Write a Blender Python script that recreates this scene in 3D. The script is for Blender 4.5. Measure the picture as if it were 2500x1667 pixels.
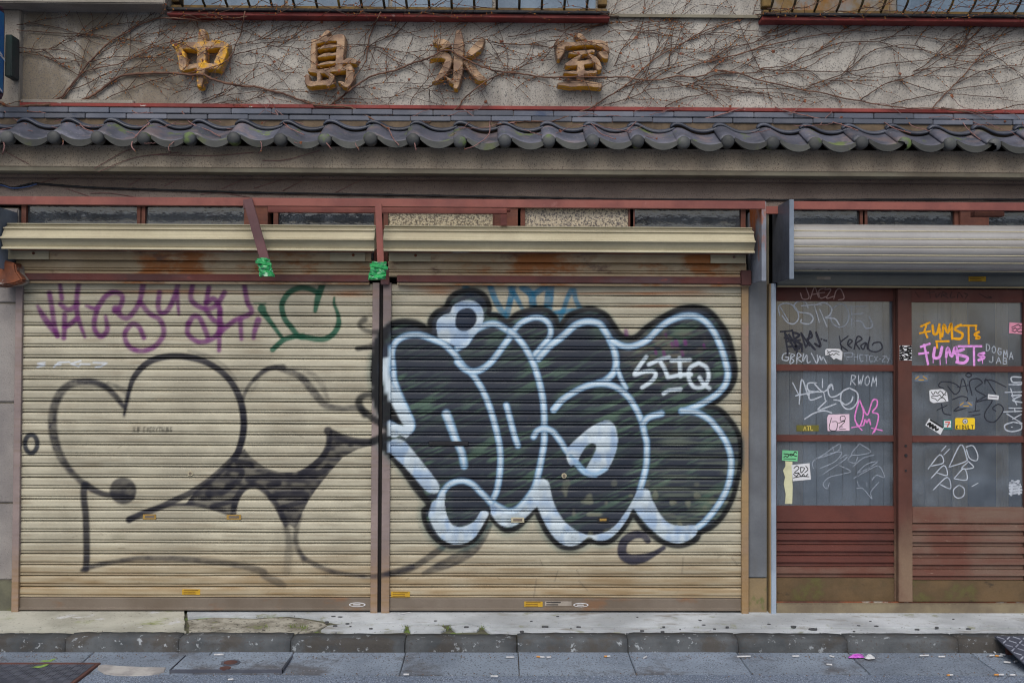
import bpy, bmesh, math, random
import numpy as np
from mathutils import Matrix, Vector
for o in list(bpy.data.objects): bpy.data.objects.remove(o)
scene = bpy.context.scene
COL = scene.collection
rnd = random.Random(7)
R = math.radians

# ---------------------------------------------------------------- camera
CAM = Vector((0.0, -5.6, 1.406))
F_PX, W_PX, H_PX = 2430.0, 2500.0, 1667.0
ROT = Matrix.Rotation(R(-0.7), 3, 'Z') @ Matrix.Rotation(R(90 + 1.1), 3, 'X') @ Matrix.Rotation(R(0.25), 3, 'Z')
cam_d = bpy.data.cameras.new('camera'); cam = bpy.data.objects.new('camera', cam_d); COL.objects.link(cam)
cam_d.sensor_width = 36.0; cam_d.lens = F_PX / W_PX * 36.0; cam_d.clip_end = 2000; cam_d.clip_start = 0.05
cam.matrix_world = Matrix.Translation(CAM) @ ROT.to_4x4()
scene.camera = cam

# ---------------------------------------------------------------- sky, sun, exposure
world = bpy.data.worlds.new('World'); scene.world = world; world.use_nodes = True
wn = world.node_tree.nodes; wl = world.node_tree.links
sky = wn.new('ShaderNodeTexSky'); sky.sky_type = 'NISHITA'; sky.sun_disc = False
SUN_EL, SUN_AZ = 48.0, 188.0
sky.sun_elevation = R(SUN_EL); sky.sun_rotation = R(SUN_AZ)
sky.air_density = 1.0; sky.dust_density = 4.0; sky.ozone_density = 1.0
wl.new(sky.outputs['Color'], wn['Background'].inputs['Color'])
wn['Background'].inputs['Strength'].default_value = 0.12
sun_d = bpy.data.lights.new('sun', 'SUN'); sun = bpy.data.objects.new('sun', sun_d); COL.objects.link(sun)
sun_d.energy = 1.5; sun_d.angle = R(45); sun_d.color = (1.0, 0.995, 0.93)
_a = R(SUN_AZ); _e = R(SUN_EL)
sdir = Vector((math.sin(_a) * math.cos(_e), math.cos(_a) * math.cos(_e), math.sin(_e)))
sun.rotation_euler = sdir.to_track_quat('Z', 'Y').to_euler()
sun.location = sdir * 20
scene.view_settings.view_transform = 'Standard'; scene.view_settings.look = 'None'
scene.view_settings.exposure = 0.11; scene.view_settings.gamma = 1.0
scene.view_settings.use_curve_mapping = False
scene.render.engine = 'CYCLES'; scene.cycles.use_denoising = True; scene.cycles.filter_width = 1.15

# ---------------------------------------------------------------- measuring helpers (survey of the place)
def ray(px, py):
    d = ROT @ Vector(((px - W_PX / 2) / F_PX, -(py - H_PX / 2) / F_PX, -1.0))
    return d
def U(px, py, Y):
    d = ray(px, py); t = (Y - CAM.y) / d.y
    return (CAM.x + d.x * t, CAM.z + d.z * t)
def X(px, py, Y=0.0): return U(px, py, Y)[0]
def Z(py, Y=0.0, px=1250): return U(px, py, Y)[1]
def G(px, py, z):
    d = ray(px, py); t = (z - CAM.z) / d.z
    return (CAM.x + d.x * t, CAM.y + d.y * t)
RT = np.array(ROT.transposed())
def to_px(P):
    q = (np.asarray(P) - np.array(CAM)) @ RT.T
    return np.stack([W_PX / 2 + F_PX * q[..., 0] / -q[..., 2], H_PX / 2 - F_PX * q[..., 1] / -q[..., 2]], -1)
def reg(x0, y0, s):
    return lambda pts: [tuple([x0 + p[0] / s, y0 + p[1] / s] + [w / s for w in p[2:]]) for p in pts]
TS = 3.647; BS = 3.508; QS = 3.89
r1, r2, r3, r4 = [reg(x, 0, TS) for x in (0, 620, 1240, 1860)]
m1, m2_, m3_, m4_ = [reg(x, 400, TS) for x in (0, 620, 1240, 1860)]
n1, n2, n3, n4 = [reg(x, 800, TS) for x in (0, 620, 1240, 1860)]
b1, b2, b3, b4 = [reg(x, 1220, BS) for x in (0, 620, 1240, 1860)]
q1 = reg(880, 680, QS); q2 = reg(1250, 680, QS); q3 = reg(880, 1000, QS); q4 = reg(1250, 1000, QS); q5 = reg(400, 1000, QS)
DD = reg(0, 0, 2352 / 2500.0)

def smooth(pts, n=6):
    """Catmull-Rom through the points (any dimension)."""
    P = [np.array(p, float) for p in pts]
    if len(P) < 3: 
        return [P[0] + (P[1] - P[0]) * i / n for i in range(n + 1)]
    out = []
    for i in range(len(P) - 1):
        a = P[i - 1] if i else 2 * P[0] - P[1]
        b, c = P[i], P[i + 1]
        d = P[i + 2] if i + 2 < len(P) else 2 * P[-1] - P[-2]
        for k in range(n):
            t = k / n
            out.append(0.5 * ((2 * b) + (c - a) * t + (2 * a - 5 * b + 4 * c - d) * t * t + (3 * b - a - 3 * c + d) * t ** 3))
    out.append(P[-1]); return out

# ---------------------------------------------------------------- materials
def srgb(r, g, b):
    f = lambda c: (c / 255 / 12.92) if c / 255 <= 0.04045 else ((c / 255 + 0.055) / 1.055) ** 2.4
    return (f(r), f(g), f(b))
def c4(c): return (c[0], c[1], c[2], 1.0)
def base_mat(name):
    m = bpy.data.materials.new(name); m.use_nodes = True
    nt = m.node_tree; return m, nt.nodes, nt.links, nt.nodes['Principled BSDF']
def noise(N, L, vec, scale, detail=4, rough=0.6):
    n = N.new('ShaderNodeTexNoise'); n.inputs['Scale'].default_value = scale
    n.inputs['Detail'].default_value = detail; n.inputs['Roughness'].default_value = rough
    L.new(vec, n.inputs['Vector']); return n.outputs['Fac']
def ramp(N, L, fac, lo, hi, a=0.0, b=1.0):
    n = N.new('ShaderNodeMapRange'); n.interpolation_type = 'SMOOTHSTEP'
    n.inputs['From Min'].default_value = lo; n.inputs['From Max'].default_value = hi
    n.inputs['To Min'].default_value = a; n.inputs['To Max'].default_value = b
    L.new(fac, n.inputs['Value']); return n.outputs['Result']
def mixc(N, L, fac, a, b, mode='MIX'):
    n = N.new('ShaderNodeMix'); n.data_type = 'RGBA'; n.blend_type = mode; n.clamp_factor = True
    for i, v in ((0, fac), (6, a), (7, b)):
        if isinstance(v, (int, float)): n.inputs[i].default_value = v
        elif isinstance(v, tuple): n.inputs[i].default_value = c4(v)
        else: L.new(v, n.inputs[i])
    return n.outputs[2]
def mul(N, L, a, b, op='MULTIPLY'):
    n = N.new('ShaderNodeMath'); n.operation = op
    for i, v in enumerate((a, b)):
        if isinstance(v, (int, float)): n.inputs[i].default_value = v
        else: L.new(v, n.inputs[i])
    return n.outputs[0]
def stretch(N, L, vec, s):
    n = N.new('ShaderNodeMapping'); n.inputs['Scale'].default_value = s
    L.new(vec, n.inputs['Vector']); return n.outputs['Vector']
def pos(N): return N.new('ShaderNodeNewGeometry').outputs['Position']
MATS = {}
def M(name, col, col2=None, scale=6.0, rough=0.85, bump=0.15, bscale=160.0, specks=None, streak=None, patches=(), metal=0.0, spec=0.35, attr=None, zone=None, rand=0.0, contrast=(0.35, 0.65)):
    """col/col2 blended by noise; specks=(colour, scale, threshold); streak=(colour, amount, (sx,sy,sz)); patches=[(colour, scale, lo, hi, stretch)]"""
    if name in MATS: return MATS[name]
    m, N, L, P = base_mat(name)
    v = pos(N)
    out = mixc(N, L, ramp(N, L, noise(N, L, v, scale), *contrast), col, col2 or tuple(c * 0.8 for c in col))
    for (pc, ps, lo, hi, st) in patches:
        vv = stretch(N, L, v, st) if st else v
        out = mixc(N, L, ramp(N, L, noise(N, L, vv, ps, 6, 0.65), lo, hi), out, pc)
    if streak:
        out = mixc(N, L, ramp(N, L, noise(N, L, stretch(N, L, v, streak[2]), 1.0, 5, 0.6), 0.45, 0.75, 0, streak[1]), out, streak[0])
    if zone:                                       # a stained stretch of the surface: (colour, x_clear, x_stained, amount)
        sx = N.new('ShaderNodeSeparateXYZ'); L.new(v, sx.inputs[0])
        e = mul(N, L, sx.outputs[zone[4] if len(zone) > 4 else 'X'], mul(N, L, mul(N, L, noise(N, L, v, 2.2, 5, .6), -0.5, 'ADD'), zone[5] if len(zone) > 5 else 2.2), 'ADD')
        blot = ramp(N, L, noise(N, L, stretch(N, L, v, (2.2, 1, 1.0)), 1.6, 5, .6), 0.36, 0.52, 0.25, 1.0)
        out = mixc(N, L, mul(N, L, ramp(N, L, e, zone[1], zone[2], 0, zone[3]), blot), out, zone[0])
    if specks:
        out = mixc(N, L, ramp(N, L, noise(N, L, v, specks[1], 2, 0.5), specks[2], specks[2] + 0.08), out, specks[0])
    if attr:
        a = N.new('ShaderNodeAttribute'); a.attribute_name = attr
        out = mixc(N, L, a.outputs['Alpha'], out, a.outputs['Color'])
    if rand:                                       # each piece came from the kiln / factory a little different
        oi = N.new('ShaderNodeObjectInfo'); rv = ramp(N, L, oi.outputs['Random'], 0.0, 1.0, 1.0 - rand, 1.0 + rand * .5)
        cv = N.new('ShaderNodeCombineColor')
        for q in ('Red', 'Green', 'Blue'): L.new(rv, cv.inputs[q])
        out = mixc(N, L, 1.0, out, cv.outputs[0], 'MULTIPLY')
    fine = noise(N, L, v, 90.0, 3, 0.7)
    out = mixc(N, L, 0.5, out, mixc(N, L, fine, tuple([0.55] * 3), tuple([1.0] * 3)), 'MULTIPLY')
    L.new(out, P.inputs['Base Color'])
    P.inputs['Metallic'].default_value = metal; P.inputs['Specular IOR Level'].default_value = spec
    L.new(ramp(N, L, noise(N, L, v, scale * 3), 0.3, 0.7, max(0.05, rough - 0.12), min(1, rough + 0.1)), P.inputs['Roughness'])
    if bump:
        bn = N.new('ShaderNodeBump'); bn.inputs['Strength'].default_value = bump; bn.inputs['Distance'].default_value = 0.004
        L.new(noise(N, L, v, bscale, 4, 0.6), bn.inputs['Height']); L.new(bn.outputs['Normal'], P.inputs['Normal'])
    MATS[name] = m; return m

# ---------------------------------------------------------------- object helpers
class B:
    def __init__(s): s.v = []; s.f = []
    def add(s, vs, fs):
        k = len(s.v); s.v += [tuple(map(float, p)) for p in vs]; s.f += [tuple(i + k for i in f) for f in fs]; return s
    def box(s, x0, x1, y0, y1, z0, z1):
        return s.add([(x, y, z) for z in (z0, z1) for y in (y0, y1) for x in (x0, x1)],
                     [(0, 1, 3, 2), (4, 6, 7, 5), (0, 4, 5, 1), (1, 5, 7, 3), (3, 7, 6, 2), (2, 6, 4, 0)])
    def prism(s, poly, a, b, axis):
        f = {'x': lambda p, t: (t, p[0], p[1]), 'y': lambda p, t: (p[0], t, p[1]), 'z': lambda p, t: (p[0], p[1], t)}[axis]
        n = len(poly)
        vs = [f(p, a) for p in poly] + [f(p, b) for p in poly]
        return s.add(vs, [tuple(range(n)), tuple(range(2 * n - 1, n - 1, -1))] + [(i, (i + 1) % n, n + (i + 1) % n, n + i) for i in range(n)])
    def tube(s, pts, rad, sides=5):
        pts = [Vector(p) for p in pts]; n = len(pts)
        if not hasattr(rad, '__len__'): rad = [rad] * n
        rings = []
        for i, p in enumerate(pts):
            t = (pts[min(i + 1, n - 1)] - pts[max(i - 1, 0)])
            if t.length < 1e-9: t = Vector((1, 0, 0))
            t.normalize()
            u = t.cross(Vector((0, 1, 0)))
            if u.length < 1e-3: u = t.cross(Vector((0, 0, 1)))
            u.normalize(); w = t.cross(u)
            rings.append([p + (u * math.cos(2 * math.pi * k / sides) + w * math.sin(2 * math.pi * k / sides)) * rad[i] for k in range(sides)])
        vs = [q for r in rings for q in r]
        fs = [(i * sides + k, i * sides + (k + 1) % sides, (i + 1) * sides + (k + 1) % sides, (i + 1) * sides + k) for i in range(n - 1) for k in range(sides)]
        fs += [tuple(range(sides)), tuple(range((n - 1) * sides, n * sides))]
        return s.add(vs, fs)
    def disc(s, c, rx, rz, y0, y1, n=20):
        return s.prism([(c[0] + rx * math.cos(2 * math.pi * k / n), c[1] + rz * math.sin(2 * math.pi * k / n)) for k in range(n)], y0, y1, 'y')
    def build(s, name, mat, parent=None, bevel=0.0, shade=False):
        me = bpy.data.meshes.new(name); me.from_pydata(s.v, [], s.f)
        bm = bmesh.new(); bm.from_mesh(me)
        bmesh.ops.recalc_face_normals(bm, faces=bm.faces)
        if bevel:
            bmesh.ops.bevel(bm, geom=[e for e in bm.edges if len(e.link_faces) == 2 and e.calc_face_angle(0) > 0.5], offset=bevel, segments=2, affect='EDGES', clamp_overlap=True)
        bm.to_mesh(me); bm.free()
        if shade: me.polygons.foreach_set('use_smooth', [True] * len(me.polygons))
        return put(name, me, mat, parent)
def put(name, me, mat, parent=None):
    o = bpy.data.objects.new(name, me); COL.objects.link(o)
    if mat is not None and not me.materials: me.materials.append(mat)
    if parent is not None: o.parent = parent
    return o
def tag(o, label, cat, group=None):
    o['label'] = label; o['category'] = cat
    if group: o['group'] = group
    return o
def thing(name, label, cat, group=None):
    o = bpy.data.objects.new(name, None); COL.objects.link(o); o.empty_display_size = 0.1
    return tag(o, label, cat, group)
def base_at(o, loc):
    """move a thing's Empty to its base without moving its parts"""
    d = Vector(loc); o.location = d
    for c in o.children: c.location = c.location - d
def struct(name, o=None):
    if o is None:
        o = bpy.data.objects.new(name, None); COL.objects.link(o)
    o['kind'] = 'structure'; return o
def box(name, x0, x1, y0, y1, z0, z1, mat, parent=None, bevel=0.0):
    return B().box(x0, x1, y0, y1, z0, z1).build(name, mat, parent, bevel)
# ================================================================ palette
def A(r, g, b, k=1.15): return tuple(min(0.85, c * k) for c in srgb(r, g, b))
m_wall = M('speckled_render', A(170, 167, 161), A(150, 147, 142), 3.0, 0.95, 0.5, 140, specks=(A(92, 90, 92), 190, 0.565),
           patches=[(A(128, 120, 110), 1.4, 0.60, 0.78, (1, 1, 2.2))], streak=(A(116, 110, 104), 0.5, (14, 14, 1.2)), zone=(A(116, 107, 94), -1.55, -2.15, 0.95))
m_wall_stained = M('stained_render', A(132, 124, 112), A(104, 96, 86), 2.2, 0.95, 0.5, 140, specks=(A(70, 64, 60), 150, 0.61),
           patches=[(A(160, 156, 148), 2.4, 0.57, 0.66, (1, 1, .35))], streak=(A(86, 80, 72), 0.7, (10, 10, 1.0)))
m_conc = M('grey_concrete', A(150, 144, 136), A(128, 122, 114), 3.0, 0.95, 0.4, 120, specks=(A(86, 80, 76), 140, 0.63))
m_fascia = M('fascia_render', A(162, 152, 136), A(144, 134, 120), 1.2, 0.95, 0.5, 130, specks=(A(104, 94, 84), 190, 0.57), streak=(A(122, 110, 96), 0.5, (8, 8, 2)))
m_soffit = M('soffit_cement', A(124, 120, 106), A(104, 98, 86), 3.0, 0.9, 0.2)
m_lintel = M('brown_render', A(132, 120, 112), A(116, 104, 98), 2.5, 0.95, 0.5, 130, specks=(A(78, 70, 68), 190, 0.58), streak=(A(144, 130, 120), 0.4, (3, 3, 14)))
m_pillar = M('grey_block', A(140, 136, 134), A(120, 116, 116), 3.0, 0.95, 0.45, 120, specks=(A(84, 80, 80), 140, 0.63))
m_pillar_moss = M('mossy_block', A(104, 104, 88), A(84, 84, 74), 5.0, 0.95, 0.4, 120, patches=[(A(98, 104, 62), 6, 0.5, 0.62, None)])
m_red = M('red_oxide_paint', A(132, 78, 70), A(112, 64, 60), 5.0, 0.6, 0.1, 60, patches=[(A(150, 106, 100), 7, 0.62, 0.72, None), (A(160, 90, 44), 16, 0.70, 0.76, None)])
m_red_trim = M('red_trim_paint', A(132, 58, 54), A(112, 50, 48), 5.0, 0.7, 0.1, 60, patches=[(A(170, 160, 158), 9, 0.66, 0.69, (1, 1, 3))])
m_darkred = M('dark_red_beam', A(96, 50, 46), A(74, 44, 44), 3.0, 0.65, 0.15, 60, patches=[(A(84, 62, 66), 2.5, 0.52, 0.66, (1, 1, 4)), (A(156, 72, 52), 5, 0.62, 0.74, (1, 1, 4))])
m_rust = M('rusty_steel', A(126, 74, 50), A(86, 56, 48), 7.0, 0.85, 0.3, 90, patches=[(A(150, 144, 138), 4, 0.58, 0.64, None)])
m_plate = M('side_plate_steel', A(128, 136, 150), A(106, 112, 124), 5.0, 0.6, 0.1, 60, patches=[(A(146, 80, 40), 3.2, 0.49, 0.58, (1, 1, .5))])
m_plate2 = M('zinc_plate', A(124, 136, 152), A(102, 112, 126), 5.0, 0.55, 0.08, 60, patches=[(A(128, 84, 56), 4, 0.62, 0.7, (1, 1, .6))])
m_purple = M('faded_purple_bar', A(98, 66, 70), A(84, 58, 62), 6.0, 0.65, 0.1, 60)
m_wood = M('brown_window_wood', A(116, 72, 58), A(94, 58, 50), 6.0, 0.7, 0.2, 90, streak=(A(60, 40, 36), 0.5, (3, 3, 60)))
m_box = M('cream_box_metal', A(178, 172, 148), A(164, 157, 134), 3.0, 0.55, 0.05, 60, streak=(A(122, 112, 88), 0.5, (1.2, 20, 120)))
m_roll = M('grey_roll_metal', A(146, 146, 146), A(134, 133, 134), 2.0, 0.38, 0.03, 60, streak=(A(116, 106, 96), 0.5, (1, 10, 90)), spec=0.6)
m_dark = M('dark_void', A(30, 28, 28), A(24, 22, 22), 4.0, 0.95, 0)  # near-black stands in for shade in gaps and the unlit interior
m_black = M('black_rubber', A(34, 36, 42), A(28, 28, 32), 20.0, 0.7, 0.1)
m_tile = M('blue_grey_roof_tile', A(90, 92, 106), A(66, 70, 82), 7.0, 0.62, 0.3, 90, specks=(A(128, 128, 132), 70, 0.66), rand=0.3, patches=[(A(108, 98, 102), 6, 0.50, 0.64, None), (A(92, 106, 58), 6.5, 0.57, 0.67, None)], spec=0.5)
m_tile_cap = M('grey_green_tile_end', A(78, 80, 80), A(60, 63, 66), 5.0, 0.65, 0.3, 90, rand=0.35, patches=[(A(84, 102, 56), 6, 0.54, 0.64, None)])
m_lip = M('dark_tile_lip', A(74, 76, 74), A(60, 62, 62), 5.0, 0.7, 0.3, 90, rand=0.35, patches=[(A(74, 80, 58), 7, 0.58, 0.7, None)])
m_tile_rear = M('dark_roof_tile', A(74, 79, 92), A(54, 60, 74), 4.0, 0.5, 0.15, 90, spec=0.5, rand=0.3)
m_noshi = M('ridge_tile_grey', A(102, 106, 118), A(82, 88, 102), 3.0, 0.6, 0.15, 90, rand=0.3, patches=[(A(60, 72, 96), 2.0, 0.58, 0.64, (1, 1, 3))])
m_clay = M('old_clay_bed', A(104, 90, 74), A(78, 68, 58), 9.0, 0.95, 0.6, 60)
m_glass_blue = M('frosted_blue_glass', A(112, 132, 152), A(90, 108, 128), 4.0, 0.35, 0.05, 40, patches=[(A(112, 126, 144), 8, 0.62, 0.7, (1, 1, 3))])
m_ochre = M('ochre_rusty_wood', A(116, 94, 54), A(84, 68, 48), 7.0, 0.85, 0.4, 70, patches=[(A(150, 140, 124), 10, 0.58, 0.66, (1, 1, 4)), (A(70, 54, 42), 9, 0.6, 0.7, None)])
m_bar = M('rusty_window_bar', A(84, 72, 46), A(54, 46, 38), 14.0, 0.8, 0.2, 80, patches=[(A(150, 120, 50), 9, 0.56, 0.66, None)])
m_sign_blue = M('faded_blue_sign', A(40, 92, 158), A(44, 104, 150), 7.0, 0.6, 0.1, 60, patches=[(A(110, 140, 170), 22, 0.64, 0.7, None)])
m_green_box = M('dark_green_metal', A(44, 62, 58), A(58, 52, 58), 4.0, 0.7, 0.1, 60)
m_paper = M('white_print', A(205, 208, 214), A(196, 198, 204), 8, 0.7, 0)

def glass_mat(name, tint, alpha_dirt, rough=0.03, bump=0.0, bscale=30):
    m, N, L, P = base_mat(name); v = pos(N)
    tr = N.new('ShaderNodeBsdfTransparent'); tr.inputs['Color'].default_value = c4(tint)
    gl = N.new('ShaderNodeBsdfGlossy'); gl.inputs['Roughness'].default_value = rough
    fr = N.new('ShaderNodeFresnel'); fr.inputs['IOR'].default_value = 1.85
    df = N.new('ShaderNodeBsdfDiffuse'); df.inputs['Color'].default_value = c4(A(140, 152, 166))
    s1 = N.new('ShaderNodeMixShader'); s2 = N.new('ShaderNodeMixShader')
    L.new(ramp(N, L, noise(N, L, v, 5.0, 5), 0.3, 0.75, alpha_dirt * 0.5, alpha_dirt * 1.5), s1.inputs[0])
    L.new(tr.outputs[0], s1.inputs[1]); L.new(df.outputs[0], s1.inputs[2])
    L.new(fr.outputs[0], s2.inputs[0]); L.new(s1.outputs[0], s2.inputs[1]); L.new(gl.outputs[0], s2.inputs[2])
    if bump:
        bn = N.new('ShaderNodeBump'); bn.inputs['Strength'].default_value = bump; bn.inputs['Distance'].default_value = 0.004
        L.new(noise(N, L, v, bscale, 2), bn.inputs['Height'])
        for q in (gl, fr): L.new(bn.outputs['Normal'], q.inputs['Normal'])
    L.new(s2.outputs[0], N['Material Output'].inputs['Surface']); return m
m_pane = glass_mat('dusty_door_glass', (0.93, 0.95, 0.96), 0.22)
m_transom = glass_mat('dark_transom_glass', (0.5, 0.52, 0.56), 0.15, 0.10, 0.4, 26)
m_pattern = M('hammered_pattern_glass', A(196, 184, 154), A(104, 94, 78), 110.0, 0.2, 1.0, 130, spec=0.6, contrast=(0.42, 0.58))  # glass glints painted as light speckles in the base colour
m_pattern_dark = M('hammered_glass_dark', A(196, 184, 160), A(92, 86, 84), 110.0, 0.2, 0.8, 120, spec=0.6, contrast=(0.44, 0.62))  # same painted glints over a darker ground

# ================================================================ ground
XL, XR = X(-480, 900), X(2980, 900)
ZR = -0.085
m_ground = M('far_ground', A(96, 98, 102), A(84, 86, 92), 0.4, 0.95, 0.1)
struct('ground', B().add([(-300, -300, -0.14), (300, -300, -0.14), (300, 300, -0.14), (-300, 300, -0.14)], [(0, 1, 2, 3)]).build('ground', m_ground))
m_asphalt = M('blue_grey_asphalt', A(108, 120, 138), A(94, 106, 124), 1.3, 0.9, 0.6, 170, specks=(A(160, 168, 182), 150, 0.58), patches=[(A(70, 76, 86), 80, 0.52, 0.60, None)])
Y_KB, Y_KF, Y_GE = -0.409, -0.520, -0.833
gx = lambda px, py, z: G(px, py, z)
xs = np.linspace(-30, 30, 2)
bm_ = B(); ny, nx = 24, 60
vx = np.linspace(-14, 14, nx + 1); vy = np.linspace(Y_GE - 0.004, -7.4, ny + 1)
bm_.add([(x, y, ZR - 0.004 + 0.004 * math.sin(x * 2.1 + y * 1.3)) for y in vy for x in vx], [(j * (nx + 1) + i, j * (nx + 1) + i + 1, (j + 1) * (nx + 1) + i + 1, (j + 1) * (nx + 1) + i) for j in range(ny) for i in range(nx)])
struct('road', bm_.build('road', m_asphalt))
# gutter of concrete slabs
m_gut = M('gutter_concrete', A(126, 138, 153), A(108, 119, 134), 2.0, 0.92, 0.5, 150, rand=0.15, specks=(A(78, 82, 90), 110, 0.57), patches=[(A(88, 90, 96), 3.0, 0.52, 0.66, (1, 1, 1)), (A(156, 160, 172), 70, 0.62, 0.68, None)])
gut = struct('gutter')
box('gutter_bed', -14, 14, Y_GE, Y_KF + 0.02, -0.13, ZR - 0.012, m_clay, gut)
gj = [G(p, 1612, -0.078)[0] for p in (-360, -90, 205, 500, 705, 985, 1266, 1541, 1812, 2090, 2395)]
step = (gj[-1] - gj[4]) / 6
gj = [gj[0] - step * k for k in range(18, 0, -1)] + gj + [gj[-1] + step * k for k in range(1, 18)]
for i in range(len(gj) - 1):
    g = 0.004; t = rnd.uniform(-0.002, 0.002)
    x0, x1 = gj[i] + g / 2, gj[i + 1] - g / 2
    b = B(); n = 8
    ys = [Y_GE + 0.003 + rnd.uniform(0, .004), Y_GE + .16, Y_KF - 0.004]; zs = [ZR + t, ZR + 0.004 + t, ZR + 0.014 + t]
    poly = [(ys[0], -0.125)] + list(zip(ys, zs)) + [(ys[2], -0.125)]
    b.prism(poly, x0, x1, 'x').build('gutter_slab', m_gut, gut, 0.003)
# kerb
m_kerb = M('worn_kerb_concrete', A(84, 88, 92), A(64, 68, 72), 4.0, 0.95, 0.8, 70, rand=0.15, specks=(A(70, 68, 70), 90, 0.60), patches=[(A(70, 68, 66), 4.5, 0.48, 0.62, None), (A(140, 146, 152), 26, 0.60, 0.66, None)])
kerb = struct('kerb')
kj = [G(p, 1556, -0.01)[0] for p in (165, 440, 712, 990, 1262, 1531, 1798, 2063, 2331)]
step = (kj[-1] - kj[0]) / 8
kj = [kj[0] - step * k for k in range(18, 0, -1)] + kj + [kj[-1] + step * k for k in range(1, 18)]
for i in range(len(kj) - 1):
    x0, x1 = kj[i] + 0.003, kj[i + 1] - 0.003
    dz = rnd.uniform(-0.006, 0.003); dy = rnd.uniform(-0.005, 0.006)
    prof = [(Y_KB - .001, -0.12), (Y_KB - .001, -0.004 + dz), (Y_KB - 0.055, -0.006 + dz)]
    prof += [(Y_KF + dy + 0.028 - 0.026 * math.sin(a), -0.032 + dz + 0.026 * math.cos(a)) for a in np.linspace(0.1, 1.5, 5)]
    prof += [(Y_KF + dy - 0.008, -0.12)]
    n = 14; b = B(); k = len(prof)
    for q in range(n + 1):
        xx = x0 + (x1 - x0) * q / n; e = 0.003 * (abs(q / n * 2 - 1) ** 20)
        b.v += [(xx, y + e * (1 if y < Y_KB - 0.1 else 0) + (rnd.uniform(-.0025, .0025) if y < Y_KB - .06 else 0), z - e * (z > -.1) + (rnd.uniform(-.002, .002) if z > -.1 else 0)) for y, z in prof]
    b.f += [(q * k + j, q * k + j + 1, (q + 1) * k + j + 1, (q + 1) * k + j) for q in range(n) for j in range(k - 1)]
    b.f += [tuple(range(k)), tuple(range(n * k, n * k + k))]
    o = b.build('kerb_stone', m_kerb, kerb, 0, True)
# pavement
m_pave = M('pale_pavement_cement', A(184, 190, 196), A(152, 157, 162), 2.2, 0.92, 0.35, 110, specks=(A(110, 112, 116), 60, 0.66), patches=[(A(128, 126, 122), 3.0, 0.54, 0.70, (1, 2.5, 1)), (A(138, 142, 130), 9.0, 0.58, 0.68, None)])
m_pave_l = M('mossy_pavement_cement', A(176, 176, 166), A(148, 148, 138), 3.0, 0.92, 0.4, 110, specks=(A(104, 100, 94), 60, 0.64), patches=[(A(128, 138, 84), 2.6, 0.57, 0.68, (1, 2, 1)), (A(186, 188, 190), 5, 0.6, 0.68, None)])
m_pave_r = M('rough_patch_cement', A(160, 158, 148), A(112, 108, 98), 9.0, 0.95, 1.0, 60, specks=(A(80, 78, 72), 50, 0.58), patches=[(A(112, 122, 76), 9, 0.6, 0.68, None)])
m_seam = M('mossy_seam_soil', A(92, 92, 74), A(70, 68, 60), 20, 0.95, 0.5, 60, patches=[(A(96, 116, 56), 14, 0.54, 0.62, None)])
pave = struct('pavement')
box('pavement_bed', -14, 14, Y_KB, 0.36, -0.13, -0.014, m_seam, pave)
def slab(pxpts, mat, top=0.0, sub=4, jit=0.0025, name='pavement_slab'):
    pts = [G(p[0], p[1], 0.0) for p in pxpts]
    poly = []
    for i in range(len(pts)):
        a, b_ = Vector(pts[i]), Vector(pts[(i + 1) % len(pts)])
        n = max(1, min(16, int((b_ - a).length / 0.05)))
        for k in range(n):
            p = a.lerp(b_, k / n); poly.append((p.x + rnd.uniform(-jit, jit), max(Y_KB + 0.002, min(0.34, p.y + rnd.uniform(-jit, jit)))))
    b = B().prism(poly, -0.06, top, 'z'); return b.build(name, mat, pave, 0.002)
x_mid = G(454, 1520, 0)[0]
xb = lambda p: [(p[0], p[1])]
slab([(-3200, 1478), (450, 1478), (451, 1520), (449, 1547), (420, 1542), (-3200, 1539)], m_pave_l, 0.004)
slab([(457, 1478), (2560, 1478), (2560, 1531), (1800, 1529), (1240, 1527), (1180, 1526), (1130, 1518), (1060, 1520), (1000, 1522), (960, 1518), (900, 1517), (820, 1516), (790, 1510), (740, 1502), (700, 1498), (620, 1503), (520, 1500), (458, 1506)], m_pave, 0.0)
slab([(2563, 1478), (5600, 1478), (5600, 1548), (2563, 1546)], m_pave, -0.002)
slab([(460, 1511), (530, 1504), (620, 1508), (690, 1503), (735, 1508), (785, 1517), (798, 1523), (775, 1533), (740, 1546), (600, 1546), (460, 1546)], m_pave_r, -0.006, jit=0.006)
slab([(783, 1536), (800, 1525), (850, 1520), (930, 1520), (985, 1521), (991, 1530), (985, 1537), (900, 1541), (800, 1540)], m_pave, -0.002)
slab([(997, 1526), (1030, 1524), (1080, 1526), (1089, 1534), (1075, 1540), (1002, 1540)], m_pave, -0.003)
slab([(1097, 1525), (1140, 1522), (1170, 1530), (1164, 1536), (1112, 1538)], m_pave, -0.002)
slab([(1182, 1530), (1240, 1530), (1800, 1533), (2560, 1535), (2560, 1548), (1200, 1546)], m_pave, -0.002)
m_gum = M('old_gum_spot', A(74, 76, 80), A(62, 64, 68), 30, 0.8, 0.1)
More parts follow.
